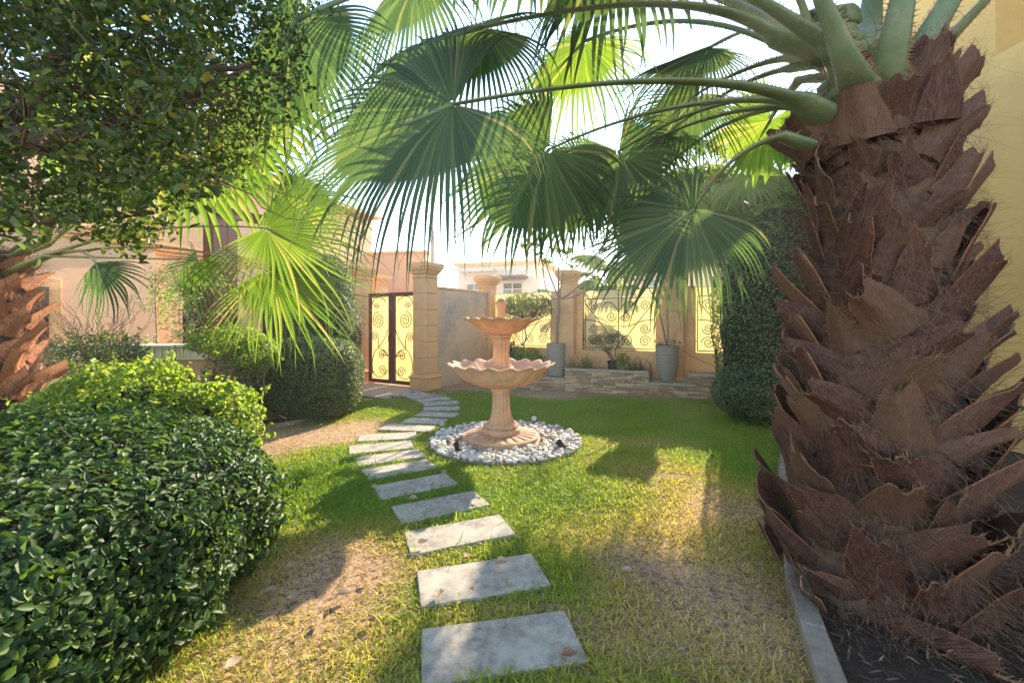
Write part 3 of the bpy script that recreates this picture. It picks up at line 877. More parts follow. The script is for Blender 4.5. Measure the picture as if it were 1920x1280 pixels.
# right topiary, tall cone over a lower tier
def rt_extra(t, o3): pass
hedge('tall_topiary', 'tall clipped topiary of a cone over a round tier, left of the big palm trunk', 'topiary', [((4.06, 6.65, 1.50), (.98, .78, 2.0)), ((3.98, 6.5, .46), (.98, .78, .56))], 42000, .028, .018, M['topiary_l'], 71, e=1.85, shell=.10, bump_=.025, tuft=120)

# shrub with bare stems on the left bed
def bs_extra(t, o3):
    ls = []; r = random.Random(9)
    for k in range(11):
        x = r.uniform(-4.35, -3.65); y = r.uniform(6.0, 6.3)
        a = Vector((x * .96, y, .0)); ls.append((wig(a, (a.x + r.uniform(-.35, .3), y + .1, r.uniform(.8, 1.15)), 8, .035), .009, .004))
        m_ = ls[-1][0][4]
        for q in range(2): ls.append((wig(m_, m_ + Vector((r.uniform(-.3, .3), r.uniform(-.1, .1), r.uniform(.3, .6))), 5, .03), .007, .003))
    stems('stem', M['bark'], t, ls, o3)
hedge('leggy_shrub', 'shrub with bare brown stems and a light leafy top beside the rounded hedge', 'shrub', [((-3.98, 6.20, 1.20), (.48, .34, .20)), ((-3.60, 6.15, 1.0), (.28, .26, .22))], 4800, .036, .026, M['shrub'], 81, e=2.0, shell=.3, bump_=.15, f=12, tuft=130, core=False, extra=bs_extra, zmin=.6)
hedge('leggy_shrub', 'sparse leafy growth low on the bare stems left of the rounded hedge', 'shrub', [((-3.95, 6.2, .62), (.42, .24, .45))], 1700, .030, .020, M['hedge2'], 82, e=2.0, shell=.4, bump_=.15, f=12, tuft=30, core=False, zmin=.2)
def ds_extra(t, o3):
    ls = []; r = random.Random(19)
    for k in range(46):
        a = Vector((-5.35 + r.uniform(-.1, .1), 5.7, .9)); b = a + Vector((r.uniform(-.8, .55), r.uniform(-.3, .3), r.uniform(.3, .95)))
        ls.append((wig(a, b, 6, .04), .006, .002)); ls.append((wig(b.lerp(a, .4), b + Vector((r.uniform(-.3, .3), 0, r.uniform(-.1, .3))), 5, .04), .004, .0015))
    stems('stem', M['twig'], t, ls, o3)
hedge('dry_shrub', 'half bare shrub with dry twigs growing over the ribbed low wall', 'shrub', [((-5.35, 5.6, 1.05), (.62, .32, .28))], 2600, .038, .022, M['hedge2'], 83, e=2.0, shell=.3, bump_=.15, f=12, tuft=80, core=False, extra=ds_extra, zmin=.6)
# pale sapling in front of the window
def sap(x, y, z0, z1, seed, label):
    t = thing('sapling', label, 'sapling', (x, y, 0)); r = random.Random(seed); ls = [(wig((0, 0, z0), (r.uniform(-.1, .1), 0, z1), 8, .02), .018, .006)]
    Pn = []
    for k in range(26):
        a = Vector((0, 0, r.uniform(z0 + .5, z1))); b = a + Vector((r.gauss(0, .28), r.gauss(0, .2), r.uniform(-.05, .35))); ls.append((wig(a, b, 4, .02), .006, .002))
        for q in range(34):
            u = r.uniform(.4, 1.1); c = a.lerp(b, u); Pn.append((c.x + r.gauss(0, .07), c.y + r.gauss(0, .07), c.z + r.gauss(0, .06)))
    stems('trunk', M['bark'], t, ls)
    Pn = np.array(Pn); V, FQ = leafcloud(Pn, np.tile([0, -.3, 1.0], (len(Pn), 1)), .06, .034, seed=seed)
    link('foliage', mesh_np('foliage', V, FQ), M['pale_leaf'], t)
sap(-6.15, 7.6, .3, 2.4, 3, 'pale leaved sapling in front of the peach house corner')
sap(-5.60, 7.55, .3, 2.25, 4, 'pale leaved sapling in front of the dark house window')

# overhead tree on the upper left
def overhead():
    t = thing('overhanging_tree', 'dark leafy tree branch canopy hanging over the upper left', 'tree', (-3.6, 1.9, 0))
    o3 = Vector((-3.6, 1.9, 0)); r = random.Random(21)
    ls = [(wig((-3.6, 1.9, 0), (-3.3, 1.95, 2.15), 8, .03), .12, .10), (wig((-3.3, 1.95, 2.12), P(-60, 290, 2.1), 6, .02), .10, .07), (wig(P(-60, 290, 2.1), P(200, 235, 2.2), 8, .02), .075, .035), (wig(P(200, 235, 2.2), P(470, 120, 2.5), 8, .04), .035, .012),
          (wig((-3.3, 1.95, 2.0), P(60, 415, 2.1), 6, .02), .07, .05), (wig(P(60, 415, 2.1), P(290, 398, 2.25), 8, .02), .028, .012), (wig(P(-60, 290, 2.1), P(150, 60, 2.3), 6, .04), .06, .03), (wig(P(150, 60, 2.3), P(420, -80, 2.6), 6, .05), .03, .015)]
    anchors = [P(r.uniform(-150, 640), r.uniform(-150, 360), r.uniform(1.9, 3.2)) for _ in range(150)]
    trunk = stems('trunk', M['bark_brown'], t, ls, o3, 9)
    tw = []
    for k in range(90):
        a = P(r.uniform(-80, 300), r.uniform(60, 300), r.uniform(1.8, 2.5)); b = a + Vector((r.uniform(.1, .7), r.uniform(-.2, .5), r.uniform(-.25, .30)))
        tw.append((wig(a, b, 8, .05), r.uniform(.004, .010), .002))
    for k in range(60):
        a = anchors[k]
        if a.x / a.y > -.7: continue
        tw.append((wig(a, a + Vector((r.uniform(-.3, .4), r.uniform(-.3, .3), r.uniform(-.3, .2))), 6, .04), .004, .0015))
    for k in range(10):   # hanging dry strands
        a = P(r.uniform(60, 420), r.uniform(100, 350), r.uniform(1.8, 2.6)); tw.append((wig(a, a + Vector((r.uniform(-.1, .1), 0, -r.uniform(.15, .4))), 6, .008), .0018, .001))
    stems('twig', M['bark_brown'], t, tw, o3, 4)
    rr = np.random.default_rng(5)
    # leaves gathered into sprays so that light comes through between them
    cen = []
    while len(cen) < 1350:
        px, py = r.uniform(-140, 650), r.uniform(-160, 460)
        lim = 428 - max(0, px - 300) * .75 + 20 * math.sin(px / 31)
        if py > lim: continue
        if px > 600 - max(0, py - 180) * .55 + 22 * math.sin(py / 27): continue
        if px < 230 and 60 < py < 290 and r.random() < .62: continue
        if py > 320 and px < 180 and r.random() < .2: continue
        if px > 400 and r.random() < (px - 400) / 260: continue
        cen.append(P(px, py, r.uniform(1.55, 3.5) if px < 380 else r.uniform(2.75, 3.6)))
    cen = np.array([tuple(c) for c in cen])
    k = 22
    Pn = np.repeat(cen, k, 0); dirs = rr.normal(size=(len(cen), 3)); dirs[:, 2] -= .4; dirs /= np.linalg.norm(dirs, axis=1, keepdims=True)
    s = np.tile(np.linspace(-.11, .13, k), len(cen))[:, None]
    Pn = Pn + np.repeat(dirs, k, 0) * s + rr.normal(size=Pn.shape) * .028
    N = rr.normal(size=Pn.shape) * .7 + np.array([0, 0, .7])
    V, FQ = leafcloud(Pn - np.array(o3), N, .040, .021, spread=1.1, seed=8, fold=.3)
    link('foliage', mesh_np('foliage', V, FQ), M['vine'], t)
    # twigs of the sprays
    tw = []
    for i in range(0, len(cen), 2):
        c = Vector(cen[i]); d = Vector(dirs[i]); tw.append(([c - d * .14, c, c + d * .13], .0022, .001))
    stems('spray_stem', M['twig'], t, tw, o3, 3)['kind'] = 'stuff'
overhead()

# ------------------------------------------------------------------ fan palms
def fan_mesh(d, nrm, R, spread, nseg, droop, seed, fold=.25, joined=.5, wmul=1.0, var=.17, curl=.15):
    """costapalmate fan; origin at hub, d axis, nrm upper side. One strip of 3 verts across per segment."""
    r = np.random.default_rng(seed)
    d = np.array(d, float); d /= np.linalg.norm(d); nrm = np.array(nrm, float); nrm -= nrm @ d * d; nrm /= np.linalg.norm(nrm)
    side = np.cross(d, nrm)
    st = np.array([.03, .12, .24, .36, .48, .58, .67, .76, .84, .92, 1.0]); m_ = len(st)
    ang = np.linspace(-spread / 2, spread / 2, nseg); da = spread / (nseg - 1)
    V = []; Fq = []
    def base_path(a, k):
        ca, sa = math.cos(a), math.sin(a); q = abs(a) / (spread / 2)
        Rb = R * (1 - .28 * q * q)
        o = d * (.16 * R * max(0, ca) * max(0, 1 - q)); f = d * ca + side * sa - nrm * fold * abs(sa); f = f / np.linalg.norm(f)
        pts = []; p = np.zeros(3); prev = 0; q0 = 0
        for s in st[:k]:
            f = f + np.array([0, 0, -1.0]) * max(0, (s - .35) / .65) ** 1.5 * droop * (s - prev) * 4.0 - nrm * curl * (s - prev); f = f / np.linalg.norm(f)
            q1 = min(1, s / .24); p = p + f * (s - prev) * Rb + o * (q1 - q0); q0 = q1; prev = s; pts.append(p.copy())
        return pts, f, Rb
    kj = int(np.searchsorted(st, joined)) + 1
    wob = np.random.default_rng(seed + 9)
    edges = [base_path(a, kj)[0] for a in np.linspace(-spread / 2 - da / 2, spread / 2 + da / 2, nseg + 1)]
    for i, a in enumerate(ang):
        mp, dir_, Rb = base_path(a, kj)
        for j in range(kj):
            e0, e1 = edges[i][j], edges[i + 1][j]; w = np.linalg.norm(e1 - e0) / 2
            nn = np.cross(e1 - e0, dir_); nn = nn / max(np.linalg.norm(nn), 1e-9)
            if nn @ nrm < 0: nn = -nn
            V += [e0, (e0 + e1) / 2 + nn * w * .75, e1]
        wj = w * (1 - (1 - wmul) * r.uniform(0, 1.6)); p = (edges[i][kj - 1] + edges[i + 1][kj - 1]) / 2; tt0 = (edges[i + 1][kj - 1] - edges[i][kj - 1]); tt0 = tt0 / np.linalg.norm(tt0)
        Rl = Rb * (1 + r.uniform(-var, var)); dr = droop * r.uniform(.6, 1.5) * (r.uniform(2, 4) if r.random() < .10 else 1); tw = r.normal(0, .45); ac = r.normal(0, .11)
        s_j = st[kj - 1]
        for j in range(kj, m_):
            s = st[j]; ds = s - st[j - 1]
            g = max(0, (s - .35) / .65) ** 1.5 * dr
            dir_ = dir_ + np.array([0, 0, -1.0]) * g * ds * 5.0 - nrm * curl * ds + side * ac * s
            dir_ = dir_ / np.linalg.norm(dir_); p = p + dir_ * ds * Rl
            u = (s - s_j) / (1 - s_j); w = wj * max(.04, 1 - u ** 1.25)
            tt = tt0 - dir_ * (tt0 @ dir_); tt = tt / max(np.linalg.norm(tt), 1e-9); nn = np.cross(tt, dir_)
            if nn @ nrm < 0: nn = -nn
            th = tw * u; tt, nn = tt * math.cos(th) + nn * math.sin(th), nn * math.cos(th) - tt * math.sin(th)
            V += [p - tt * w, p + nn * w * .6, p + tt * w]
        b_ = i * m_ * 3
        for j in range(m_ - 1):
            q_ = b_ + j * 3
            Fq += [(q_, q_ + 1, q_ + 4, q_ + 3), (q_ + 1, q_ + 2, q_ + 5, q_ + 4)]
    # threads hanging from between the segments
    return np.array(V), [np.array(Fq)]
def bez3(pts, n=16):
    a, b, c = [Vector(p) for p in pts]
    ctrl = b * 2 - (a + c) * .5
    return [a * (1 - t) ** 2 + ctrl * 2 * t * (1 - t) + c * t * t for t in [i / n for i in range(n + 1)]]
def frond(palm, start, mid, hub, tip, R, nrm, seed, spread=R_(280), nseg=54, droop=.5, w0=.05, w1=.014, fanmat='fan', petmat='petiole', spines=True, fold=.25, joined=.5, curl=.15, label=None, wmul=1.0):
    o3 = Vector(palm.location)
    if w0 > .1: start = start.lerp(Vector((o3.x, o3.y, start.z)), .30) + Vector((0, 0, .03))
    path = bez3([start, mid, hub], 18)
    inn = Vector((o3.x, o3.y, start.z - .22)); path = [start.lerp(inn, .75), start.lerp(inn, .35) + Vector((0, 0, .01))] + path; m_ = len(path)
    b_ = MB()
    rad = [w1 + (w0 - w1) * (1 - i / (m_ - 1)) ** 1.8 for i in range(m_)]
    fl_ = lambda rd: [rd[0] * 2.3, rd[0] * 1.75, rd[0] * 1.3] + rd[3:]
    rad = fl_(rad)
    dirm = (path[4] - path[0]).normalized(); steep = abs(dirm.z) > .45
    outw = Vector((dirm.x, dirm.y, 0)) if math.hypot(dirm.x, dirm.y) > .25 else Vector((0, -1, 0))
    if steep: outw = (path[0] - Vector((o3.x, o3.y, path[0].z))).normalized()
    ref = outw if steep else Vector((0, 0, 1))
    if steep:
        rad = [w1 + (w0 - w1) * (1 - i / (m_ - 1)) ** 1.3 for i in range(m_)]
        rad = [rad[0] * 1.5, rad[0] * 1.3, rad[0] * 1.1] + rad[3:]
    b_.tube([p - o3 for p in path], rad, 10, 0, True, .42, ref=ref)
    if spines:
        r = random.Random(seed)
        for i in range(m_ - 2):
            for q_ in range(3):
                u = (q_ + r.random() * .6) / 3; p = path[i].lerp(path[i + 1], u) - o3; d = (path[i + 1] - path[i]).normalized()
                a = d.cross(ref)
                a.normalize(); up = a.cross(d)
                rr = rad[i] * (1 - u) + rad[i + 1] * u
                for sg in (-1, 1):
                    e = p + a * sg * rr * .93 + up * rr * .1; tp_ = e + a * sg * (.014 + rr * .2) + up * .014 + d * r.uniform(-.006, .010)
                    b_.add([e - d * .004, e + d * .004, tp_, e + up * .004], [(0, 1, 2), (1, 3, 2), (3, 0, 2)], 1)
    ax_ = (Vector(tip) - Vector(hub)).normalized(); hb = Vector(hub) - o3
    b_.tube([hb, hb + ax_ * R * .12, hb + ax_ * R * .24, hb + ax_ * R * .34], [w1, w1 * .8, w1 * .45, .001], 6)
    po = b_.build('frond', [M[petmat], M['spine']], palm, True)
    if label: po['label'] = label
    V, FQ = fan_mesh(Vector(tip) - Vector(hub), nrm, R, spread, nseg, droop, seed, fold, joined, wmul, curl=curl)
    V = V + np.array(Vector(hub) - o3)
    # fine threads
    r2 = np.random.default_rng(seed + 500); k = int(nseg * 1.3)
    idx = (r2.integers(0, nseg, k) * 33 + r2.integers(5, 8, k) * 3)
    a = V[idx]; L_ = r2.uniform(.08, .28, k) * R; dx = r2.normal(0, .3, (k, 3)); dx[:, 2] = -1; mid_ = a + dx * L_[:, None] * .5 + r2.normal(0, .02, (k, 3)); b2 = a + dx * L_[:, None] * np.array([.5, .5, 1])
    w = np.array([.0011, 0, 0]); n0 = len(V)
    TV = np.stack([a - w, a + w, mid_ - w, mid_ + w, b2], 1).reshape(-1, 3)
    bi = n0 + np.arange(k)[:, None] * 5
    V = np.concatenate([V, TV])
    me = mesh_np('blade', V, FQ + [bi + np.array([[0, 1, 3, 2]]), bi + np.array([[2, 3, 4]])])
    link('blade', me, M[fanmat], po)
    return po

# leaf base (boot) meshes: y along the base, z outward, x across
def boot_mesh(seed):
    r = random.Random(seed); nu, nv = 10, 9
    b_ = MB()
    lean = r.uniform(-.5, .5); curlx = r.uniform(.05, .5); endcut = r.uniform(-.25, .25)
    top = []; bot = []
    L = 1.0
    jag = [r.uniform(-.03, .03) + .05 * math.sin(i * .9 + seed) for i in range(nu + 1)]
    for j in range(nv + 1):
        v = j / nv
        hw = .50 * (1 - .60 * v ** .9) + .02 * math.sin(v * 9 + seed)
        for i in range(nu + 1):
            u = -1 + 2 * i / nu
            x = u * hw + lean * v * v * .6
            y = v * L + (endcut * u + jag[i] * 1.3) * v ** 3
            zc = .06 + curlx * .45 * v ** 1.8 + .16 * v
            z = zc + .22 * (1 - u * u) * (1 - .45 * v) + .02 * math.sin(u * 7 + seed + v * 3)
            th = .085 * (1 - .55 * abs(u)) * (1 - .4 * v)
            top.append((x, y, z)); bot.append((x * .98, y - .0, z - th))
    vs = top + bot; n1 = len(top); W1 = nu + 1; fs = []; ms = []
    for j in range(nv):
        for i in range(nu):
            a = j * W1 + i
            fs.append((a, a + 1, a + W1 + 1, a + W1)); fs.append((n1 + a, n1 + a + W1, n1 + a + W1 + 1, n1 + a + 1))
    b_.add(vs, fs, 0)
    fs = []
    for i in range(nu):
        a = nv * W1 + i; fs.append((a, a + 1, n1 + a + 1, n1 + a))
    b_.add(vs, fs, 2)
    fs = []
    for j in range(nv):
        a = j * W1; fs.append((a, a + W1, n1 + a + W1, n1 + a)); a = j * W1 + nu; fs.append((a + W1, a, n1 + a, n1 + a + W1))
    b_.add(vs, fs, 1)
    for s_ in (0, nu):
        for j in range(nv):
            for q_ in range(3):
                if r.random() < .25: continue
                u = (q_ + .5) / 3; p = Vector(top[j * W1 + s_]).lerp(Vector(top[(j + 1) * W1 + s_]), u); d = (Vector(top[(j + 1) * W1 + s_]) - Vector(top[j * W1 + s_])).normalized()
                sg = -1 if s_ == 0 else 1; o_ = Vector((sg, 0, .25)) * r.uniform(.018, .042)
                b_.add([p - d * .014, p + d * .014, p + o_ + d * .012], [(0, 1, 2)], 1)
    for q_ in range(26):        # frayed fibres at the torn end and along the sides
        if q_ < 16: i = r.random() * nu; i0 = int(min(i, nu - 1)); p = Vector(top[nv * W1 + i0]).lerp(Vector(top[nv * W1 + i0 + 1]), i - i0); d = Vector((r.gauss(0, .5), 1, r.gauss(.1, .4)))
        else: j = r.randrange(2, nv); p = Vector(top[j * W1 + r.choice((0, nu))]); d = Vector((math.copysign(1, p.x) * r.uniform(.2, 1), .6, r.gauss(0, .4)))
        d = d.normalized() * r.uniform(.05, .24); w_ = Vector((.006, .002, .002)); c_ = Vector((r.gauss(0, .04), r.gauss(0, .03), r.gauss(0, .05)))
        p = p - d * .15; b_.add([p - w_, p + w_, p + d * .5 + c_ - w_ * .7, p + d * .5 + c_ + w_ * .7, p + d + c_ * .5], [(0, 1, 3, 2), (2, 3, 4)], 2)
    me = b_.mesh('leaf_base')
    for m_ in (M['boot'], M['boot_edge'], M['boot_cut']): me.materials.append(m_)
    me.polygons.foreach_set('use_smooth', [True] * len(me.polygons)); me.set_sharp_from_angle(angle=R_(50))
    return me
BOOTS = [boot_mesh(s) for s in range(9)]
BOOTS_O = []
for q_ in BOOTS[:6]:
    q_ = q_.copy(); q_.materials[0] = M['boot_sunlit']; BOOTS_O.append(q_)
def palm_trunk(palm, r0, r1, z0, z1, nb, blen, seed, fibres=True, tint=None, zjit=.02, boots=None, crown=0):
    r = random.Random(seed)
    rf_ = 0
    c = MB(); rf = lambda u: r1 + (r0 - r1) * max(0, 1 - u) ** 2.0
    prof = [(rf(i / 12) + .015 * math.sin(i * 1.7), z0 + (z1 - z0) * i / 12) for i in range(13)]
    c.lathe([(r0 * 1.12, z0 - .05)] + prof + [(r1 * .5, z1 + .1)], 24)
    tr = c.build('trunk', M['fibre'], palm, True)
    for k in range(nb):
        u = (k + .5) / nb; z = z0 + (z1 - z0) * u + r.uniform(-zjit, zjit); a = k * 2.39996 + r.uniform(-.12, .12)
        rr = rf(u)
        s = blen * r.uniform(.8, 1.2) * (1.12 - .46 * u) * (.86 if u < .22 else 1)
        o = bpy.data.objects.new('leaf_base', r.choice(boots or BOOTS)); COL.objects.link(o); o.parent = tr
        out = Vector((math.cos(a), math.sin(a), 0)); tan = Vector((-math.sin(a), math.cos(a), 0))
        tilt = R_(r.uniform(8, 34) * (1 - .35 * u) + (5 if u < .25 else 0)); lean = R_(r.uniform(-46, 46) * (1 - .3 * u))
        Y = (Vector((0, 0, 1)) * math.cos(tilt) + out * math.sin(tilt)); Y = (Y * math.cos(lean) + tan * math.sin(lean)).normalized()
        Xv = (tan * math.cos(lean) - Vector((0, 0, 1)) * math.sin(lean)); Xv = (Xv - Y * Xv.dot(Y)).normalized(); Z = Xv.cross(Y)
        if Z.dot(out) < 0: Z = -Z; Xv = -Xv
        m_ = Matrix((Xv, Y, Z)).transposed().to_4x4()
        sx = s * r.uniform(.85, 1.1)
        o.matrix_local = Matrix.Translation(out * (rr - .03) + Vector((0, 0, z - s * .45))) @ m_ @ Matrix.Diagonal((sx, s, s * .8, 1))
    if crown:
        for k in range(crown):
            a = k * 2.39996 + .7
            if math.cos(a) > .5: continue
            out = Vector((math.cos(a), math.sin(a), 0)); tan = Vector((-math.sin(a), math.cos(a), 0)); s = blen * r.uniform(.7, .95)
            tl = R_(r.uniform(8, 26)); ln = R_(r.uniform(-30, 30)); Y = (Vector((0, 0, 1)) * math.cos(tl) + out * math.sin(tl)); Y = (Y * math.cos(ln) + tan * math.sin(ln)).normalized()
            Xv = tan - Y * Y.dot(tan); Xv.normalize(); Z = Xv.cross(Y)
            if Z.dot(out) < 0: Z = -Z; Xv = -Xv
            o = bpy.data.objects.new('leaf_base', r.choice(BOOTS)); COL.objects.link(o); o.parent = tr
            o.matrix_local = Matrix.Translation(out * (r1 + r.uniform(-.01, .07)) + Vector((0, 0, z1 - .30 + r.uniform(-.12, .06)))) @ Matrix((Xv, Y, Z)).transposed().to_4x4() @ Matrix.Diagonal((s, s, s * .8, 1))
    if fibres:
        rg = np.random.default_rng(seed); n_ = 16000
        zz = z0 + (z1 + .12 - z0) * rg.uniform(0, 1, n_) ** 1.25; aa = rg.uniform(0, 2 * np.pi, n_); rad = r1 + (r0 - r1) * np.clip(1 - (zz - z0) / (z1 - z0), 0, 1) ** 2.0 + rg.uniform(0, .14, n_) + np.where(zz < z0 + .35, rg.uniform(0, .22, n_) * (z0 + .35 - zz) / .35, 0)
        p = np.stack([rad * np.cos(aa), rad * np.sin(aa), zz], 1)
        d = rg.normal(size=(n_, 3)) * .5 + np.stack([np.cos(aa), np.sin(aa), np.full(n_, -.1)], 1) * .35; 
        L_ = rg.uniform(.05, .17, n_)[:, None]
        cur = rg.normal(size=(n_, 3)) * .35; w = np.stack([-np.sin(aa), np.cos(aa), aa * 0], 1) * .0011 + np.array([0, 0, .0006])
        pts = [p, p + d * L_ * .33 + cur * L_ * .1, p + d * L_ * .66 + cur * L_ * .35, p + d * L_ + cur * L_ * .8]
        V = np.stack([pts[0] - w, pts[0] + w, pts[1] - w, pts[1] + w, pts[2] - w, pts[2] + w, pts[3]], 1).reshape(-1, 3)
        bi = np.arange(n_)[:, None] * 7
        o = link('loose_fibre', mesh_np('loose_fibre', V, [np.concatenate([bi + np.array([[0, 1, 3, 2]]), bi + np.array([[2, 3, 5, 4]])]), bi + np.array([[4, 5, 6]])]), M['fibre'], palm); o['kind'] = 'stuff'
    return tr

TX, TY = 2.07, 2.47
palm = thing('fan_palm', 'big fan palm with shaggy brown trunk of old leaf bases filling the right side', 'palm tree', (TX, TY, 0))
palm_trunk(palm, .43, .27, .02, 2.82, 170, .33, 3, crown=26)
n_cam = (0, -.92, .38)
frond(palm, P(1500, 190, 2.3), P(1235, 152, 2.3), P(850, 196, 2.45), P(520, 335, 2.6), 1.16, (.12, -.86, .5), 101, joined=0.44, spread=R_(262), nseg=92, wmul=.78, droop=1.0, w0=.060, w1=.017, fold=-.10, label='long arching frond whose fan hangs in the centre of the picture')
frond(palm, P(1455, 70, 2.5), P(1240, 8, 2.6), P(905, 52, 2.8), P(640, 130, 3.0), 1.0, (0, -.8, .6), 102, joined=0.40, spread=R_(290), nseg=84, wmul=.75, droop=1.1, w0=.065, w1=.017, fold=.2)
frond(palm, P(1480, 190, 2.7), P(1250, 205, 2.95), P(1030, 280, 3.2), P(900, 430, 3.3), .88, (.35, -.85, .35), 103, joined=.5, wmul=.9, nseg=74, droop=.8, w0=.05, fold=.3)
frond(palm, P(1470, 185, 2.8), P(1320, 205, 3.0), P(1160, 284, 3.3), P(1215, 400, 3.35), .74, (-.2, -.95, .3), 104, joined=.48, wmul=.9, nseg=72, droop=1.0, w0=.045, fold=.25)
frond(palm, P(1465, 255, 2.45), P(1370, 305, 2.6), P(1302, 392, 2.75), P(1190, 470, 2.8), .78, (.35, -.75, .6), 105, joined=.42, wmul=.85, nseg=78, droop=1.0, w0=.040, w1=.012, fold=.35)
frond(palm, P(1480, 110, 2.9), P(1400, 130, 3.1), P(1310, 175, 3.4), P(1170, 290, 3.5), .80, (.3, -.8, .5), 106, joined=.36, wmul=.75, nseg=64, droop=.8, w0=.05, fold=.5)
frond(palm, P(1490, 50, 2.9), P(1420, 50, 3.1), P(1330, 90, 3.4), P(1180, 140, 3.6), .82, (.3, -.6, .7), 107, joined=.34, wmul=.75, nseg=64, droop=1.0, w0=.05, fold=.5)
frond(palm, P(1560, 140, 2.2), P(1455, 20, 2.15), P(1090, -170, 2.4), P(860, -180, 2.6), 1.15, (0, -.5, .9), 108, spread=R_(285), nseg=64, droop=1.1, w0=.108, w1=.018, fold=.3)
frond(palm, P(1590, 150, 2.12), P(1545, 10, 2.0), P(1380, -420, 2.0), P(1200, -620, 2.0), 1.1, (0, -.5, .9), 109, nseg=44, droop=.8, w0=.108, w1=.018, fold=.3)
frond(palm, P(1650, 165, 2.15), P(1690, 10, 2.0), P(1760, -420, 1.9), P(1800, -700, 1.8), 1.1, (0, -.7, .6), 110, nseg=44, droop=.8, w0=.108, w1=.018, fold=.3)
frond(palm, P(1700, 175, 2.2), P(1770, 20, 2.15), P(2000, -350, 2.2), P(2160, -520, 2.2), 1.1, (0, -.7, .6), 111, nseg=44, droop=.8, w0=.108, w1=.018, fold=.3)
frond(palm, P(1730, 170, 2.4), P(1840, 10, 2.5), P(2110, -260, 2.7), P(2300, -380, 2.8), 1.1, (0, -.7, .6), 112, nseg=44, droop=.8, w0=.108, w1=.018, fold=.3)
frond(palm, P(1620, 90, 2.7), P(1640, -40, 2.9), P(1680, -400, 3.2), P(1700, -600, 3.5), 1.1, (0, .4, .9), 113, nseg=44, droop=.8, w0=.108, w1=.018, fold=.3)
frond(palm, P(1500, 150, 2.9), P(1460, 200, 3.3), P(1445, 225, 3.7), P(1400, 300, 3.9), .55, (0, -.9, .3), 114, nseg=40, droop=.6, w0=.04, w1=.014, fold=.3, fanmat='fan_l')

frond(palm, P(1480, 60, 2.8), P(1020, -75, 2.9), P(556, 38, 3.0), P(470, 190, 3.1), 1.0, (.2, -.8, .6), 115, joined=.42, wmul=.8, nseg=72, droop=.9, w0=.06, w1=.017, fold=.25)
frond(palm, P(1480, 40, 2.9), P(1150, -60, 3.1), P(790, -60, 3.2), P(690, 60, 3.3), 1.05, (0, -.8, .6), 116, wmul=.7, joined=.3, nseg=72, droop=1.0, w0=.06, w1=.016, fold=.25)
frond(palm, P(1480, 100, 2.9), P(1290, 40, 3.2), P(1095, 78, 3.5), P(1000, 180, 3.6), .95, (.1, -.8, .6), 117, joined=.3, nseg=60, droop=1.3, w0=.045, w1=.013, fold=.35, wmul=.7, fanmat='fan_l')
frond(palm, P(1520, 60, 2.7), P(1400, -120, 2.7), P(1180, -150, 2.8), P(1080, -20, 2.9), 1.0, (.1, -.7, .7), 118, joined=.4, nseg=60, droop=1.2, w0=.06, w1=.016, fold=.35, wmul=.8)
frond(palm, P(1475, 200, 3.0), P(1290, 235, 3.3), P(1105, 330, 3.7), P(1010, 450, 3.8), .80, (.5, -.75, .5), 119, joined=.42, nseg=66, droop=.9, w0=.045, w1=.012, fold=.45, wmul=.85)
frond(palm, P(1475, 200, 3.1), P(1330, 250, 3.5), P(1215, 350, 3.9), P(1180, 470, 4.0), .78, (-.1, -.8, .6), 120, joined=.42, nseg=60, droop=.9, w0=.045, w1=.012, fold=.4, wmul=.85)
frond(palm, P(1478, 130, 3.0), P(1370, 170, 3.4), P(1250, 250, 3.8), P(1130, 330, 4.0), .85, (.2, -.6, .8), 121, joined=.34, nseg=60, droop=1.3, w0=.045, w1=.012, fold=.5, wmul=.8)
# left palm, sunlit
lp = thing('fan_palm', 'sunlit fan palm at the left edge with orange brown trunk and bright arching fronds', 'palm tree', (-4.85, 4.1, 0))
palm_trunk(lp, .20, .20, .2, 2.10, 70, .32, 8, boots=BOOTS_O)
S0 = P(90, 480, 4.0)
frond(lp, S0, P(280, 432, 3.9), P(500, 428, 3.85), P(640, 505, 3.9), 1.05, n_cam, 201, spread=R_(250), nseg=44, droop=.75, w0=.034, w1=.012, fanmat='fan_l', petmat='petiole_l', fold=.15, joined=.14, wmul=.75)
frond(lp, S0, P(230, 484, 3.8), P(372, 487, 3.6), P(330, 560, 3.5), .62, n_cam, 202, joined=.2, wmul=.6, spread=R_(250), nseg=38, droop=.8, w0=.032, w1=.011, fanmat='fan_l', petmat='petiole_l', fold=.3)
frond(lp, S0, P(310, 465, 4.0), P(500, 508, 4.05), P(640, 590, 4.1), .98, (.1, -.8, .6), 203, joined=.3, wmul=.8, spread=R_(230), nseg=50, droop=.3, w0=.030, w1=.011, fanmat='fan_l', petmat='petiole_l', fold=.3)
frond(lp, S0, P(140, 470, 3.8), P(180, 492, 3.6), P(215, 590, 3.5), .5, n_cam, 204, joined=.25, spread=R_(150), nseg=26, droop=.7, w0=.030, w1=.011, fanmat='fan', petmat='petiole_l', fold=.3)
frond(lp, P(90, 460, 4.2), P(300, 350, 4.5), P(520, 360, 4.8), P(720, 420, 5.0), 1.1, n_cam, 205, spread=R_(200), joined=.25, wmul=.75, nseg=44, droop=.8, w0=.034, w1=.012, fanmat='fan_l', petmat='petiole_l', fold=.2)
frond(lp, P(80, 450, 4.2), P(180, 330, 4.4), P(330, 280, 4.6), P(480, 300, 4.8), 1.2, n_cam, 206, nseg=54, droop=.8, w0=.034, w1=.012, fanmat='fan_l', petmat='petiole_l', fold=.2)
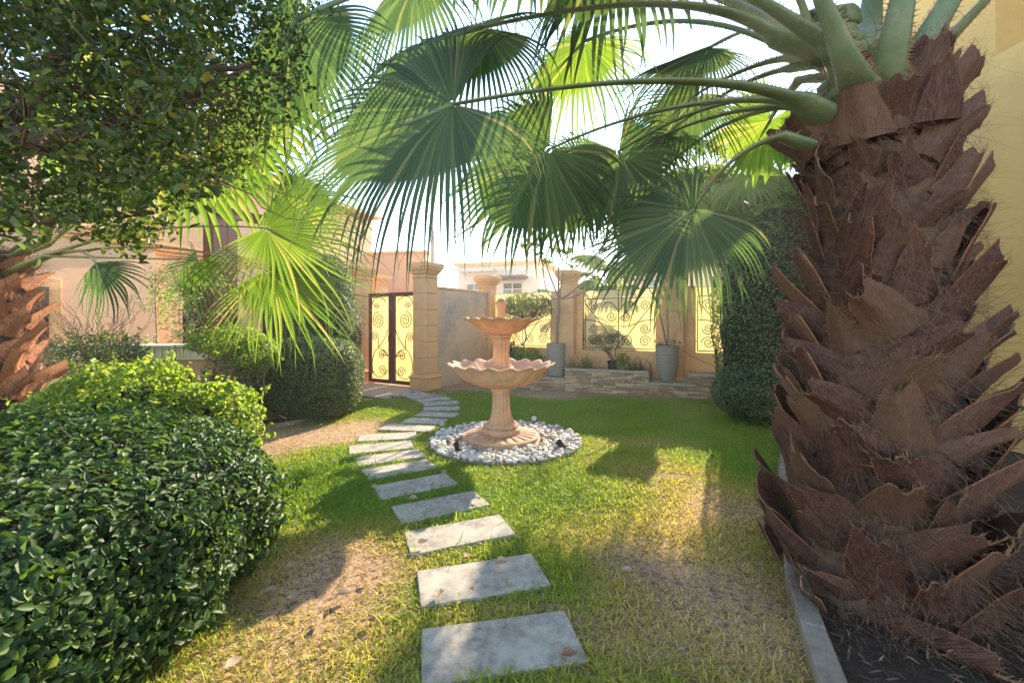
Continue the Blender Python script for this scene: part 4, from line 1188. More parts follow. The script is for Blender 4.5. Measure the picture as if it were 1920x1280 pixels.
frond(lp, P(60, 450, 4.1), P(20, 330, 4.1), P(60, 230, 4.1), P(120, 120, 4.1), 1.1, n_cam, 207, nseg=54, droop=.8, w0=.034, w1=.012, fanmat='fan_l', petmat='petiole_l', fold=.2)
frond(lp, P(90, 450, 4.0), P(190, 300, 3.9), P(380, 200, 4.1), P(560, 160, 4.3), 1.2, n_cam, 208, nseg=54, droop=.8, w0=.034, w1=.012, fanmat='fan_l', petmat='petiole_l', fold=.2)

# palms further back
def far_palm(x, y, z, nf, R, pl_, seed, label, fanmat='fan_l', nseg=34, tr=.14, elmin=-35):
    r = random.Random(seed)
    t = thing('fan_palm', label, 'palm tree', (x, y, 0))
    c = MB(); c.lathe([(tr * 1.2, 0), (tr, .3), (tr * .9, z * .6), (tr, z)], 14); c.build('trunk', M['fibre'], t, True)
    for k in range(nf):
        a = k * 2.4 + r.uniform(-.3, .3); el = R_(r.uniform(elmin, 60)); L_ = pl_ * r.uniform(.8, 1.2)
        o = Vector((x, y, z)); out = Vector((math.cos(a), math.sin(a), 0)); d = out * math.cos(el) + Vector((0, 0, math.sin(el)))
        hub = o + d * L_ - Vector((0, 0, .12)); mid = o + d * L_ * .5 + Vector((0, 0, .08 * L_))
        tip = hub + out * .4 + Vector((0, 0, math.sin(el) * .3 - .25))
        nn = Vector((0, 0, 1)) + out * .6 + Vector((r.uniform(-.3, .3), -.5, 0))
        frond(t, o + d * .05, mid, hub, tip, R * r.uniform(.85, 1.1), tuple(nn), seed * 40 + k, spread=R_(270), nseg=nseg, droop=.8, w0=.026, w1=.010, fanmat=fanmat, petmat='petiole_l', spines=False, fold=.25)
    return t
far_palm(4.05, 7.9, 3.95, 24, .88, 1.0, 31, 'fan palm with spreading green fronds behind the tall topiary', elmin=-12)
far_palm(2.9, 12.6, 2.75, 13, .85, .8, 32, 'low fan palm beyond the middle fence panel', nseg=28)
far_palm(6.9, 11.0, 4.6, 16, .9, 1.0, 33, 'fan palm beyond the fence, right of the tall topiary top', nseg=28)
far_palm(.9, 16.0, 2.0, 12, .8, .7, 34, 'small fan palm beyond the fence behind the frangipani', nseg=24)

# ------------------------------------------------------------------ potted plants on the planter
def onp(px, back):   # planter point for a sight line at some distance behind its front face
    o = PA + pn * back; k = (px - HX) / F; t = (k * o.y - o.x) / (pd.x - k * pd.y); q = o + pd * t
    return q
pa = onp(1042.5, .30)
pot1 = thing('tall_pot', 'grey cylindrical tall pot holding the frangipani tree', 'plant pot', (pa.x, pa.y, .272), 0, 'tall grey pots on the planter')
b_ = MB(); b_.lathe([(.165, 0), (.19, .02), (.205, .15), (.212, .4), (.214, .70), (.214, .735), (.196, .735), (.194, .66), (.01, .66)], 40); b_.build('pot_body', M['pot'], pot1, 40)
b_ = MB(); b_.lathe([(.192, .668), (.1, .675), (.01, .678)], 20); b_.build('soil', M['soil'], pot1, True)
pb = onp(1251, .27)
pot2 = thing('tall_pot', 'grey tapered tall pot standing on the low slab in front of the right pillar', 'plant pot', (pb.x, pb.y, .272), 0, 'tall grey pots on the planter')
b_ = MB(); b_.lathe([(.135, 0), (.15, .02), (.185, .14), (.212, .30), (.226, .48), (.230, .69), (.232, .735), (.212, .735), (.208, .66), (.01, .66)], 40); b_.build('pot_body', M['pot'], pot2, 40)
b_ = MB(); b_.lathe([(.206, .668), (.1, .675), (.01, .678)], 20); b_.build('soil', M['soil'], pot2, True)

# frangipani: trunk and branches ending in leaf clusters
fg = thing('frangipani_tree', 'young frangipani with bare curved branches in the cylindrical pot', 'tree', (pa.x, pa.y, .94))
def pf(px, py, dy=0): return P(px, py, pa.y + dy)
b0 = Vector((pa.x, pa.y, .94)); fork = pf(1049, 560)
br = [(wig(b0, fork, 8, .012), .036, .030),
      (bez3([fork, pf(1075, 545), pf(1114, 505)], 8), .022, .014), (bez3([fork, pf(1082, 553), pf(1118, 528, .1)], 8), .016, .008),
      (bez3([fork, pf(1038, 535), pf(1024, 495, .1)], 8), .020, .011), (bez3([fork, pf(1047, 520), pf(1050, 480, -.1)], 8), .024, .013),
      (bez3([fork, pf(1055, 520), pf(1066, 478, .2)], 8), .018, .010), (bez3([fork, pf(1028, 550), pf(1018, 505, .2)], 8), .016, .009), (bez3([pf(1024, 495, .1), pf(1010, 480), pf(1000, 462)], 6), .011, .007),
      (bez3([pf(1050, 480, -.1), pf(1040, 455), pf(1030, 440)], 6), .012, .007), (bez3([pf(1114, 505), pf(1122, 490), pf(1132, 470)], 6), .013, .008)]
stems('trunk', M['bark'], fg, br, (pa.x, pa.y, .94), 8)
Pn = []; Nn = []
for (px, py) in [(1000, 460), (985, 462), (1012, 478), (1030, 438), (1018, 445), (1024, 490), (1066, 472), (1075, 500), (1118, 522), (1132, 468), (1122, 500), (1100, 515), (1050, 470), (1090, 488), (1008, 448), (1130, 505)]:
    c = pf(px, py, random.uniform(-.1, .2))
    for k in range(22):
        a = random.uniform(0, 6.28); d = Vector((math.cos(a), math.sin(a), random.uniform(-.4, .6))); Pn.append(tuple(c + d * random.uniform(.05, .11))); Nn.append((d.x * .5, d.y * .5, 1))
V, FQ = leafcloud(np.array(Pn) - np.array([pa.x, pa.y, .94]), np.array(Nn), .15, .055, spread=.8, seed=4); link('foliage', mesh_np('foliage', V, FQ), M['frangi'], fg)
# thin leaning tree in the right pot
lt = thing('thin_tree', 'thin leaning tree with few leaves in the tapered pot', 'tree', (pb.x, pb.y, .94))
def pg(px, py, dy=0): return P(px, py, pb.y + dy)
b0 = Vector((pb.x, pb.y, .93)); 
stems('trunk', M['bark'], lt, [(bez3([b0, pg(1240, 600), pg(1228, 560)], 8), .020, .013), (bez3([pg(1228, 560), pg(1210, 530), pg(1192, 505)], 8), .013, .007), (bez3([b0, pg(1252, 590), pg(1246, 530)], 8), .016, .008), (bez3([pg(1228, 560), pg(1240, 520), pg(1238, 480)], 6), .010, .005),
                               (bez3([b0, pg(1268, 625), pg(1282, 600)], 5), .006, .002), (bez3([b0, pg(1232, 628), pg(1222, 610)], 5), .006, .002), (bez3([pg(1210, 530), pg(1190, 515), pg(1178, 520)], 5), .007, .003)], (pb.x, pb.y, .94), 6)
Pn = []
for (px, py, n_, s_) in [(1236, 646, 30, .07), (1265, 643, 26, .07), (1192, 502, 60, .14), (1238, 478, 60, .16), (1246, 525, 40, .12), (1178, 520, 40, .10)]:
    for k in range(n_): c = pg(px, py); Pn.append((c.x + random.gauss(0, s_), c.y + random.gauss(0, s_), c.z + random.gauss(0, s_ * .5)))
V, FQ = leafcloud(np.array(Pn) - np.array([pb.x, pb.y, .94]), np.tile([0, -.3, 1.], (len(Pn), 1)), .07, .03, seed=9); link('foliage', mesh_np('foliage', V, FQ), M['frangi'], lt)

def twiggy(px, py_base, back, rad, zc, seed, label, leafm, nleaf, L, W_, name='twiggy_shrub', z0=.48, dense=1.0, nstem=5):
    q = onp(px, back); r = random.Random(seed)
    t = thing(name, label, 'shrub', (q.x, q.y, z0)); ls = []
    def grow(a, d, l, rr, dep):
        b = a + d * l
        b_pts = wig(a, b, 4, l * .06); ls.append((b_pts, rr, rr * .7))
        if dep == 0: ends.append(b); return
        for k in range(3 if dep > 1 else 3):
            nd = (d + Vector((r.gauss(0, .5), r.gauss(0, .5), r.gauss(.05, .35)))).normalized(); grow(b, nd, l * r.uniform(.6, .85), rr * .62, dep - 1)
    ends = []
    for k in range(nstem): grow(Vector((0, 0, .02)), Vector((r.gauss(0, .42), r.gauss(0, .4), 1)).normalized(), (zc - z0) * .42, .014, 4 if dense > .5 else 3)
    stems('stem', M['twig'] if dense < 1.5 else M['bark'], t, ls, (0, 0, 0), 4)
    Pn = []
    while len(Pn) < nleaf:
        e = r.choice(ends); Pn.append((e.x + r.gauss(0, .04), e.y + r.gauss(0, .04), e.z + r.gauss(0, .04)))
    V, FQ = leafcloud(np.array(Pn), np.tile([0, -.2, 1.], (len(Pn), 1)), L, W_, seed=seed, spread=1.1); link('foliage', mesh_np('foliage', V, FQ), leafm, t)
    return q
q = twiggy(1148, 690, .42, .6, 1.18, 5, 'round twiggy half bare shrub in a small black pot before the middle fence panel', M['dull_leaf'], 900, .032, .018, z0=.62)
bp = thing('small_pot', 'small black plastic pot under the twiggy shrub', 'plant pot', (q.x, q.y, .462))
b_ = MB(); b_.lathe([(.085, 0), (.10, .16), (.11, .165), (.11, .185), (.10, .185), (.095, .15), (.01, .15)], 24); b_.build('pot_body', M['black'], bp, 40)
q = onp(988, .45)
sh = hedge('bonsai_shrub', 'loose round green shrub in front of the left fence panel, behind the fountain top', 'shrub', [((q.x - .03, q.y, 1.83), (.52, .36, .28))], 3600, .045, .026, M['frangi'], 91, e=2.0, shell=.4, bump_=.14, f=9, tuft=60, core=False, zmin=1.2,
      extra=lambda t, o3: stems('stem', M['bark'], t, [(wig((q.x, q.y, .25), (q.x - .05, q.y, 1.4), 8, .03), .025, .016)] + [(wig((q.x - .05, q.y, 1.3), (q.x + dx_, q.y + dy_, 1.85), 5, .03), .012, .005) for dx_, dy_ in ((-.35, 0), (.3, .1), (0, -.2), (.15, .2), (-.2, .15))], o3))
q = onp(990, .18)
bp = thing('bowl_pot', 'dark round bowl pot on the left end of the planter', 'plant pot', (q.x, q.y, .272))
b_ = MB(); b_.lathe([(.10, 0), (.17, .06), (.205, .15), (.20, .20), (.215, .22), (.19, .22), (.18, .19), (.01, .19)], 28); b_.build('pot_body', M['black'], bp, 40)
hedge('potted_plant', 'yellow green leafy plant growing in the dark bowl pot', 'plant', [((q.x, q.y, .66), (.30, .26, .19))], 1300, .05, .032, M['shrub'], 92, e=2.0, shell=.35, bump_=.12, f=9, tuft=40, core=False, zmin=.45)
q = onp(957, .35)
hedge('low_shrub', 'low dull green shrub behind the fountain column', 'shrub', [((q.x, q.y, .62), (.30, .26, .34))], 1500, .045, .026, M['hedge2'], 93, e=2.0, shell=.3, bump_=.12, f=9, tuft=40, core=True, k=.7, zmin=.3)
# spiky plants
def spiky(px, back, seed, label, n=70, L=.42, z0=.46):
    q = onp(px, back); r = random.Random(seed); b_ = MB()
    for k in range(n):
        a = r.uniform(0, 6.28); el = r.uniform(.35, 1.3); l = L * r.uniform(.5, 1.15); o = Vector((r.gauss(0, .12), r.gauss(0, .05), 0)); d = Vector((math.cos(a) * math.cos(el), math.sin(a) * math.cos(el), math.sin(el)))
        s_ = Vector((-math.sin(a), math.cos(a), 0)) * .011; up = Vector((0, 0, 1)); p1 = o + d * l * .5; p2 = o + d * l + Vector((math.cos(a), math.sin(a), -1)) * l * .12
        b_.add([o - s_, o + s_, p1 + s_, p1 - s_, p2, o - up * .003, p1 - d.cross(s_).normalized() * .005], [(0, 1, 2, 3), (3, 2, 4)])
    o = b_.build('spiky_plant', M['spiky'], loc=(q.x, q.y, z0)); tag(o, label, 'plant', 'spiky plants in the raised planter')
spiky(1100, .34, 1, 'spiky dull green plant left of the small black pot')
spiky(1190, .34, 2, 'spiky dull green plant right of the small black pot')
spiky(1083, .5, 3, 'dry spiky plant against the fence beside the frangipani pot', 30, .3)
hedge('seedling', 'bright small leafy plant between the small black pot and the right spiky plant', 'plant', [((onp(1166, .36).x, onp(1166, .36).y, .66), (.14, .12, .16))], 300, .045, .028, M['shrub'], 94, e=2, shell=.3, core=False, zmin=.5)
# cables
def cable(pts, label, r=.004):
    b_ = MB(); b_.tube(pts, r, 5); o = b_.build('cable', M['black'], None, True); tag(o, label, 'cable')
a_ = onp(1062, .18)
cable(bez3([Vector((pa.x + .2, pa.y - .1, .95)), Vector((a_.x + .05, a_.y, .75)), Vector((a_.x + .12, a_.y, .49))], 10) + [Vector(onp(1085, .2)) + Vector((0, 0, .495))], 'thin black cable trailing beside the cylindrical tall pot')
c_ = onp(1345, .25)
cable(bez3([Vector((pb.x + .2, pb.y - .05, .97)), (Vector((pb.x + .2, pb.y, .97)) + Vector((c_.x, c_.y, .60))) / 2 + Vector((0, 0, -.03)), Vector((c_.x, c_.y, .60))], 10), 'thin dark cable stretched from the tapered pot towards the topiary')

# ------------------------------------------------------------------ left side: low wall, house, posts
lw = thing('low_wall', 'ochre low wall with ribbed cream coping left of the bed', 'wall', (-5.4, 6.55, 0), R_(4))
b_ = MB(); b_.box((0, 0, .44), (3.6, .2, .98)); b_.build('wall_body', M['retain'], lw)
b_ = MB()
b_.box((0, 0, 1.135), (3.64, .34, .035), bev=.006); b_.box((0, 0, .945), (3.62, .30, .03), bev=.006)
for k in range(72): b_.box((-1.78 + k * .05, 0, 1.04), (.030, .25 if k % 2 else .262, .158), bev=.006)
b_.box((0, 0, 1.04), (3.6, .235, .157)); b_.build('ribbed_coping', M['cream'], lw)
cable([P(328, 646, 6.37), P(328.5, 660, 6.33), P(329, 676, 6.35), P(329, 700, 6.42)], 'black cable hanging over the ribbed cream coping', .006)

HC = Vector((-7.35, 8.9, 0))
hs = thing('villa', 'peach villa with dark windows and cornice behind the left garden', 'house', tuple(HC), 0)
def seg(p0, p1, z0, z1, th, mat, name, off=0.0, bev=0.0):
    p0 = Vector(p0); p1 = Vector(p1); d = p1 - p0; n_ = Vector((d.y, -d.x, 0)).normalized(); c = (p0 + p1) / 2 + n_ * off - HC
    b_ = MB(); b_.box((c.x, c.y, (z0 + z1) / 2), (d.length, th, z1 - z0), math.atan2(d.y, d.x), bev=bev); return b_.build(name, mat, hs)
UF = Vector((.36, .933, 0)); NF = Vector((.933, -.36, 0)); RF = math.atan2(UF.y, UF.x)
def HB(s, back=.7): return HC + UF * s - NF * back
seg(HC - UF * 5, HC, -.1, 5.2, .3, M['peach_wall'], 'wall'); seg(HC, HC - NF * .7, -.1, 5.2, .3, M['peach_wall'], 'wall', -.16)
wins = [(.95, 2.25, .35, 2.35), (3.0, 4.3, .35, 2.30)]
x = .1
for (a, b, z0, z1) in wins:
    seg(HB(x), HB(a), -.1, 5.2, .3, M['peach_wall'], 'wall'); seg(HB(a), HB(b), z1, 5.2, .3, M['peach_wall'], 'wall'); seg(HB(a), HB(b), -.1, z0, .3, M['peach_wall'], 'wall')
    w = seg(HB(a), HB(b), z0, z1, .02, M['glass'], 'window')
    f = MB(); c = (HB(a) + HB(b)) / 2 - HC
    for s_ in (0, .5, 1):
        p = HB(a + (b - a) * s_) - HC; f.box((p.x, p.y, (z0 + z1) / 2), (.05, .06, z1 - z0), RF)
    f.box((c.x, c.y, z1 - .03), (b - a, .06, .06), RF); fo = f.build('window_frame', M['brown_metal'], hs)
    x = b
seg(HB(x), HB(7.5), -.1, 5.2, .3, M['peach_wall'], 'wall')
for z, e, h in ((2.95, .05, .07), (3.03, .10, .10), (3.14, .14, .05)):
    seg(HB(.3), HB(7.5), z, z + h, .3 + e * 2, M['peach'], 'cornice', 0, .008); seg(HC - UF * 5, HC + UF * .1, z + .002, z + h - .002, .3 + e * 2 - .01, M['peach'], 'cornice', 0, .008)
f = MB(); c = -UF * 2.1 + NF * .16; f.box((c.x, c.y, 1.55), (1.3, .06, 1.35), RF, bev=.01); w = f.build('window', M['peach'], hs)
f = MB(); c = -UF * 2.1 + NF * .20; f.box((c.x, c.y, 1.60), (.95, .02, .95), RF); f.build('pane', M['glass'], w)
b_ = MB(); c = UF * 1.2 - NF * 3.2; b_.box((c.x, c.y, 5.25), (12.6, 6.2, .1), RF); b_.build('roof', M['peach'], hs)

def post(px, Y, w, d, label):
    x = (px - HX) / F * Y
    t = thing('timber_post', label, 'post', (x, Y, 0), R_(-20), 'dark timber posts of the pergola')
    b_ = MB(); b_.box((0, 0, 1.7), (w, d, 3.4), bev=.008); b_.build('post_shaft', M['timber'], t)
    b_ = MB(); b_.box((0, 0, 3.44), (w + .08, d + .08, .08), bev=.008); b_.build('post_cap', M['timber'], t)
post(403, 7.9, .26, .26, 'dark red brown timber post, the wide one seen through the palm fronds')
post(430, 8.2, .17, .22, 'dark red brown timber post, the narrow one just right of the wide post')
pg_ = thing('pergola_beam', 'dark timber beam resting on the posts in front of the villa', 'beam', (-5.45, 8.2, 3.55), R_(60))
b_ = MB(); b_.box((0, 0, 0), (2.6, .12, .18), bev=.006); b_.build('beam', M['timber'], pg_)

# ------------------------------------------------------------------ background
nb = thing('neighbour_wall', 'peach neighbouring wall beyond the gate', 'wall', (-4.6, 16.0, 0), R_(-10))
b_ = MB(); b_.box((0, 0, 1.95), (3.2, .3, 4.0)); b_.build('wall_body', M['peach_wall'], nb)
b_ = MB(); b_.box((0, 0, 3.97), (3.3, .42, .10), bev=.01); b_.build('coping', M['peach'], nb)
pillar('street_pillar', 'small peach pillar seen above the right gate leaf', (-4.35, 14.2, 0), .45, .45, 2.98, 6, None, R_(-20))
bh = thing('far_house', 'pale peach house with brown canopy over its window beyond the side wall', 'house', (-.9, 28, 0), R_(-18))
b_ = MB(); b_.box((0, 3, 2.6), (5.6, 6, 5.2)); b_.build('wall', M['pale_wall'], bh)
b_ = MB(); b_.box((0, 3, 5.12), (5.9, 6.3, .12), bev=.02); b_.box((0, 3, 5.24), (6.1, 6.5, .14), bev=.02); b_.build('parapet', M['peach'], bh)
def farwin(pp, x, z, w, h):
    f = MB(); f.box((x, -.03, z), (w + .2, .1, h + .2), bev=.01); fo = f.build('window', M['pale_wall'], pp)
    g = MB(); g.box((x, -.085, z), (w, .02, h)); po = g.build('pane', M['glass'], fo)
    c = MB(); c.box((x, -.11, z), (.06, .03, h)); c.box((x, -.11, z + h * .15), (w, .03, .05)); c.build('window_frame', M['pale_wall'], fo)
farwin(bh, 1.0, 3.35, 1.2, 1.1); farwin(bh, -1.6, 3.35, 1.0, 1.1)
b_ = MB(); b_.box((1.0, -.5, 4.25), (2.0, 1.0, .12)); 
for k in range(7): b_.box((.15 + k * .28, -.55, 4.15), (.07, 1.1, .12))
b_.build('canopy', M['brown_metal'], bh)
b_ = MB()
for k in range(6): b_.box((-2.4 + k * .45, -.6, 4.75), (.1, 1.3, .14))
b_.box((-1.3, -1.2, 4.66), (2.8, .1, .12)); b_.build('pergola', M['pale_wall'], bh)
b_ = MB(); b_.box((2.0, 2.0, 5.55), (.35, .35, .5)); b_.box((2.6, 2.2, 5.5), (.3, .3, .4)); b_.build('chimney', M['pale_wall'], bh)
bh2 = thing('far_house', 'peach house with blue grey window beyond the fence, above the right panel', 'house', (8.4, 20, 0), R_(-25))
b_ = MB(); b_.box((0, 3, 2.1), (7.5, 6, 4.2)); b_.build('wall', M['peach_wall'], bh2)
b_ = MB(); b_.box((0, 3, 4.28), (7.9, 6.4, .18), bev=.02); b_.build('parapet', M['peach'], bh2)
farwin(bh2, -1.6, 3.0, 1.1, 1.0); farwin(bh2, 1.2, 3.0, 1.1, 1.0)
wallbox('street_wall', 'low pale wall across the street beyond the fence', (-6, 24), (16, 15.5), .3, -.05, 2.3, M['pale_wall'])
lpst = thing('lamp_post', 'grey street lamp post beyond the gate pillar', 'lamp post', (-3.1, 17.0, 0))
b_ = MB(); b_.tube([(0, 0, 0), (0, 0, 3), (0, 0, 7.2)], [.11, .09, .06], 12); b_.build('pole', M['coping'], lpst, True)
b_ = MB(); b_.tube([(0, 0, 7.1), (.5, 0, 7.3), (1.1, 0, 7.35)], .035, 8); b_.build('arm', M['coping'], lpst, True)
b_ = MB(); b_.box((1.2, 0, 7.33), (.5, .18, .09), bev=.02); b_.build('lamp_head', M['coping'], lpst)
hedge('street_tree', 'round green tree beyond the fence, right of the far house', 'tree', [((1.7, 19.5, 2.0), (.9, .8, .8))], 3500, .13, .07, M['frangi'], 95, e=2, shell=.5, bump_=.14, f=4, k=.7, extra=lambda t, o3: stems('trunk', M['bark'], t, [(wig((1.7, 19.5, 0), (1.7, 19.5, 1.8), 6, .03), .09, .06)], o3))
# wooded mass beside the house, to the right rear
hedge('dense_tree', 'leafy tree behind the tall topiary and big palm trunk', 'tree', [((5.9, 9.2, 2.6), (.9, .9, 1.2))], 9000, .07, .04, M['frangi'], 96, e=2, shell=.5, bump_=.14, f=4, k=.6, tuft=200, extra=lambda t, o3: stems('trunk', M['bark'], t, [(wig((5.9, 9.2, 0), (5.9, 9.2, 2.2), 6, .03), .09, .06)], o3))

# scattering volume added to imitate lens glare and lift the shadows
hz = MB(); hz.box((0, 14, 4.5), (60, 60, 12)); 
mh = bpy.data.materials.new('glare_veil_air'); mh.use_nodes = True; mh.node_tree.nodes.clear()
pv = mh.node_tree.nodes.new('ShaderNodeVolumePrincipled'); pv.inputs['Density'].default_value = .0027; pv.inputs['Color'].default_value = (1, .98, .95, 1); pv.inputs['Anisotropy'].default_value = .6
mo = mh.node_tree.nodes.new('ShaderNodeOutputMaterial'); mh.node_tree.links.new(pv.outputs[0], mo.inputs['Volume'])
ho = hz.build('glare_veil', mh); tag(ho, kind='stuff')

# ------------------------------------------------------------------ grass
def seg_in_poly(x, y, poly):
    ins = np.zeros(len(x), bool); n_ = len(poly); j = n_ - 1
    for i in range(n_):
        xi, yi = poly[i]; xj, yj = poly[j]
        c = ((yi > y) != (yj > y)) & (x < (xj - xi) * (y - yi) / (yj - yi + 1e-12) + xi); ins ^= c; j = i
    return ins
def gauss(x, y, cx, cy, sx, sy, rot=0.0):
    c, s = math.cos(rot), math.sin(rot); dx, dy = x - cx, y - cy; a = dx * c + dy * s; b = -dx * s + dy * c
    return np.exp(-(a * a / (sx * sx) + b * b / (sy * sy)) / 2)
lawn = [(-1.6, -.2), (1.0, .9)] + [(x - .04, y) for x, y in kp[1:]] + [(3.6, 6.0), (4.6, 7.4), (4.4, 8.1), (3.1, 8.55), (2.0, 8.95), (1.0, 8.95), (.3, 8.9), (-.8, 9.5), (-1.5, 9.55), (-1.75, 9.35), (-2.55, 8.95), (-3.05, 8.15), (-3.9, 7.9), (-3.0, 6.75), (-3.0, 6.5), (-3.7, 5.5), (-3.7, 3.2), (-2.6, 3.0)]
g3 = lambda px, py: G(px, py)
def masks(x, y):
    dens = np.full(len(x), .85); dry = np.full(len(x), .18)
    near = np.clip((4.6 - y) / 1.6, 0, 1)
    dry += near * .16; dens -= near * .10
    def patch(px, py, sx, sy, dd, ddry, rot=0):
        nonlocal dens, dry
        cx, cy = G(px, py); g_ = gauss(x, y, cx, cy, sx, sy, rot); dens = dens - dd * g_; dry = dry + ddry * g_
    patch(570, 815, .75, .45, 1.1, .5); patch(690, 790, .35, .30, .55, .3); patch(500, 830, .6, .4, .8, .4)
    patch(600, 930, .45, .38, -.35, -.3); patch(540, 900, .4, .3, -.35, -.3)
    patch(620, 1110, .26, .25, .55, .35); patch(500, 1060, .4, .3, .3, .3); patch(660, 1040, .25, .25, .3, .3)
    patch(560, 1230, .35, .2, .35, .3); patch(1300, 960, .55, .45, .30, .38); patch(1230, 880, .45, .35, .28, .36); patch(1400, 960, .3, .4, .3, .45)
    patch(1200, 830, .5, .22, .55, .45); patch(1300, 1120, .35, .35, .22, .35); patch(1400, 1180, .3, .45, .22, .42); patch(1180, 1050, .25, .2, .45, .3)
    patch(1130, 1180, .2, .2, .3, .25); patch(960, 930, .5, .3, -.25, -.15); patch(1000, 760, 1.0, .5, -.2, -.15); patch(1150, 950, .25, .3, -.25, -.15); patch(1040, 742, .55, .22, .9, .3, -.35); patch(1160, 742, .5, .15, .6, .2, -.4)
    patch(950, 1150, .25, .12, .35, .25)
    n1 = wav(x, y, 11, 3.0); n2 = wav(x, y, 12, 8.0)
    return np.clip(dens + .20 * n1 + .25 * n2, .05, 1), np.clip(dry - .15 * n1 + .15 * wav(x, y, 13, 6), 0, 1)
def make_grass():
    r = np.random.default_rng(2)
    n0 = 760000
    # more blades where they are seen close
    y = .8 + 9.0 * r.beta(1.15, 1.9, n0); x = r.uniform(-4.2, 4.8, n0)
    ok = seg_in_poly(x, y, lawn) & (np.abs(x) < y * 1.25 + .3); x, y = x[ok], y[ok]
    d, dr = masks(x, y)
    near_w = np.ones(len(x))
    ok = r.random(len(x)) < d * near_w; x, y, d, dr = x[ok], y[ok], d[ok], dr[ok]
    ok = np.hypot(x - RX, y - RY) > RR - .03
    for (cx, cy, a, lx, ly) in stone_rects:
        dx, dy = x - cx, y - cy; u = dx * math.cos(a) + dy * math.sin(a); w = -dx * math.sin(a) + dy * math.cos(a)
        enc = .022 + .035 * (np.sin(u * 21 + cx * 9) + np.sin(u * 47 + cy)) * (1 if cy > 2.6 else .35)
        rg_ = r.random(len(x)) ** 2 * .045
        ok &= ~((np.abs(u) < lx / 2 - rg_) & (w < ly / 2 - rg_ * .6) & (w > -ly / 2 + np.clip(enc, .004, .07)))
    x, y, d, dr = x[ok], y[ok], d[ok], dr[ok]
    # tufting
    n_ = len(x); tuft = np.clip(.80 + .7 * wav(x, y, 21, 18) + .5 * wav(x, y, 22, 50), .35, 1.9)
    L = (.030 + .046 * r.random(n_)) * tuft * (.6 + .6 * d) * np.where(y > 6.2, .85, 1.05)
    tall = r.random(n_) < .02; L = np.where(tall, L * 2.0 + .015, L)
    a = r.uniform(0, 6.283, n_); el = np.clip(r.normal(.78, .32, n_) - .25 * (d < .45), .1, 1.5)
    dx, dy, dz = np.cos(a) * np.cos(el), np.sin(a) * np.cos(el), np.sin(el)
    w = (.0022 + .0026 * r.random(n_)) * (1 + .10 * np.clip(y - 3, 0, 6))
    sa = a + r.normal(1.57, .5, n_); sx, sy = np.cos(sa) * w, np.sin(sa) * w
    z0 = -.012 + .012 * wav(x, y, 3, 2.2) + .006 * wav(x, y, 4, 9)
    B = np.stack([x, y, z0], 1); Sd = np.stack([sx, sy, np.zeros(n_)], 1); D = np.stack([dx, dy, dz], 1)
    Mid = B + D * (L * .55)[:, None]; bend = np.stack([dx, dy, -dz * .35], 1); T = Mid + (D * .5 + bend * .6) * (L * .5)[:, None]
    V = np.stack([B - Sd, B + Sd, Mid - Sd * .8, Mid + Sd * .8, T], 1).reshape(-1, 3)
    bi = np.arange(n_)[:, None] * 5
    me = mesh_np('grass', V, [bi + np.array([[0, 1, 3, 2]]), bi + np.array([[2, 3, 4]])])
    at = me.attributes.new('dry', 'FLOAT', 'POINT'); at.data.foreach_set('value', np.repeat(np.clip(dr + r.normal(0, .13, n_), 0, 1), 5).astype(np.float32))
    o = link('grass', me, M['grass']); tag(o, kind='stuff', cat='grass', label='patchy green and straw coloured lawn grass around the stepping stones')
    print('blades', n_)
    # dead litter on the bare soil
    n2 = 16000
    y2 = .9 + 6.5 * r.beta(1.1, 2.0, n2); x2 = r.uniform(-3.6, 3.4, n2); ok = seg_in_poly(x2, y2, lawn) & (np.hypot(x2 - RX, y2 - RY) > RR); x2, y2 = x2[ok], y2[ok]
    d2, _ = masks(x2, y2); ok = (d2 < .62)
    for (cx, cy, a0, lx, ly) in stone_rects:
        ddx, ddy = x2 - cx, y2 - cy; u = ddx * math.cos(a0) + ddy * math.sin(a0); w_ = -ddx * math.sin(a0) + ddy * math.cos(a0); ok &= ~((np.abs(u) < lx / 2) & (np.abs(w_) < ly / 2))
    x2, y2 = x2[ok], y2[ok]; n2 = len(x2)
    z2 = .012 * wav(x2, y2, 3, 2.2) + .006 * wav(x2, y2, 4, 9) - .006
    V, FQ = leafcloud(np.stack([x2, y2, z2], 1), np.tile([0, 0, 1.], (n2, 1)), .016, .005, spread=.35, seed=3)
    o = link('ground_litter', mesh_np('ground_litter', V, FQ), M['fallen_b']); tag(o, kind='stuff', cat='litter', label='tiny brown plant litter scattered on the bare soil')
make_grass()

r_ = np.random.default_rng(12)
Pn = np.stack([r_.uniform(1.1, 3.6, 5200), r_.uniform(1.0, 5.0, 5200), np.full(5200, .026)], 1); Pn = Pn[seg_in_poly(Pn[:, 0] - .05, Pn[:, 1], poly)]; Pn[:, 2] += r_.uniform(0, .02, len(Pn))
V, FQ = leafcloud(Pn, np.tile([0, 0, 1.], (len(Pn), 1)), .06, .008, spread=.7, seed=33)
o = link('bed_litter', mesh_np('bed_litter', V, FQ), M['bed_fibre']); tag(o, kind='stuff', cat='litter', label='dark dry fibres and litter on the soil round the big palm trunk')
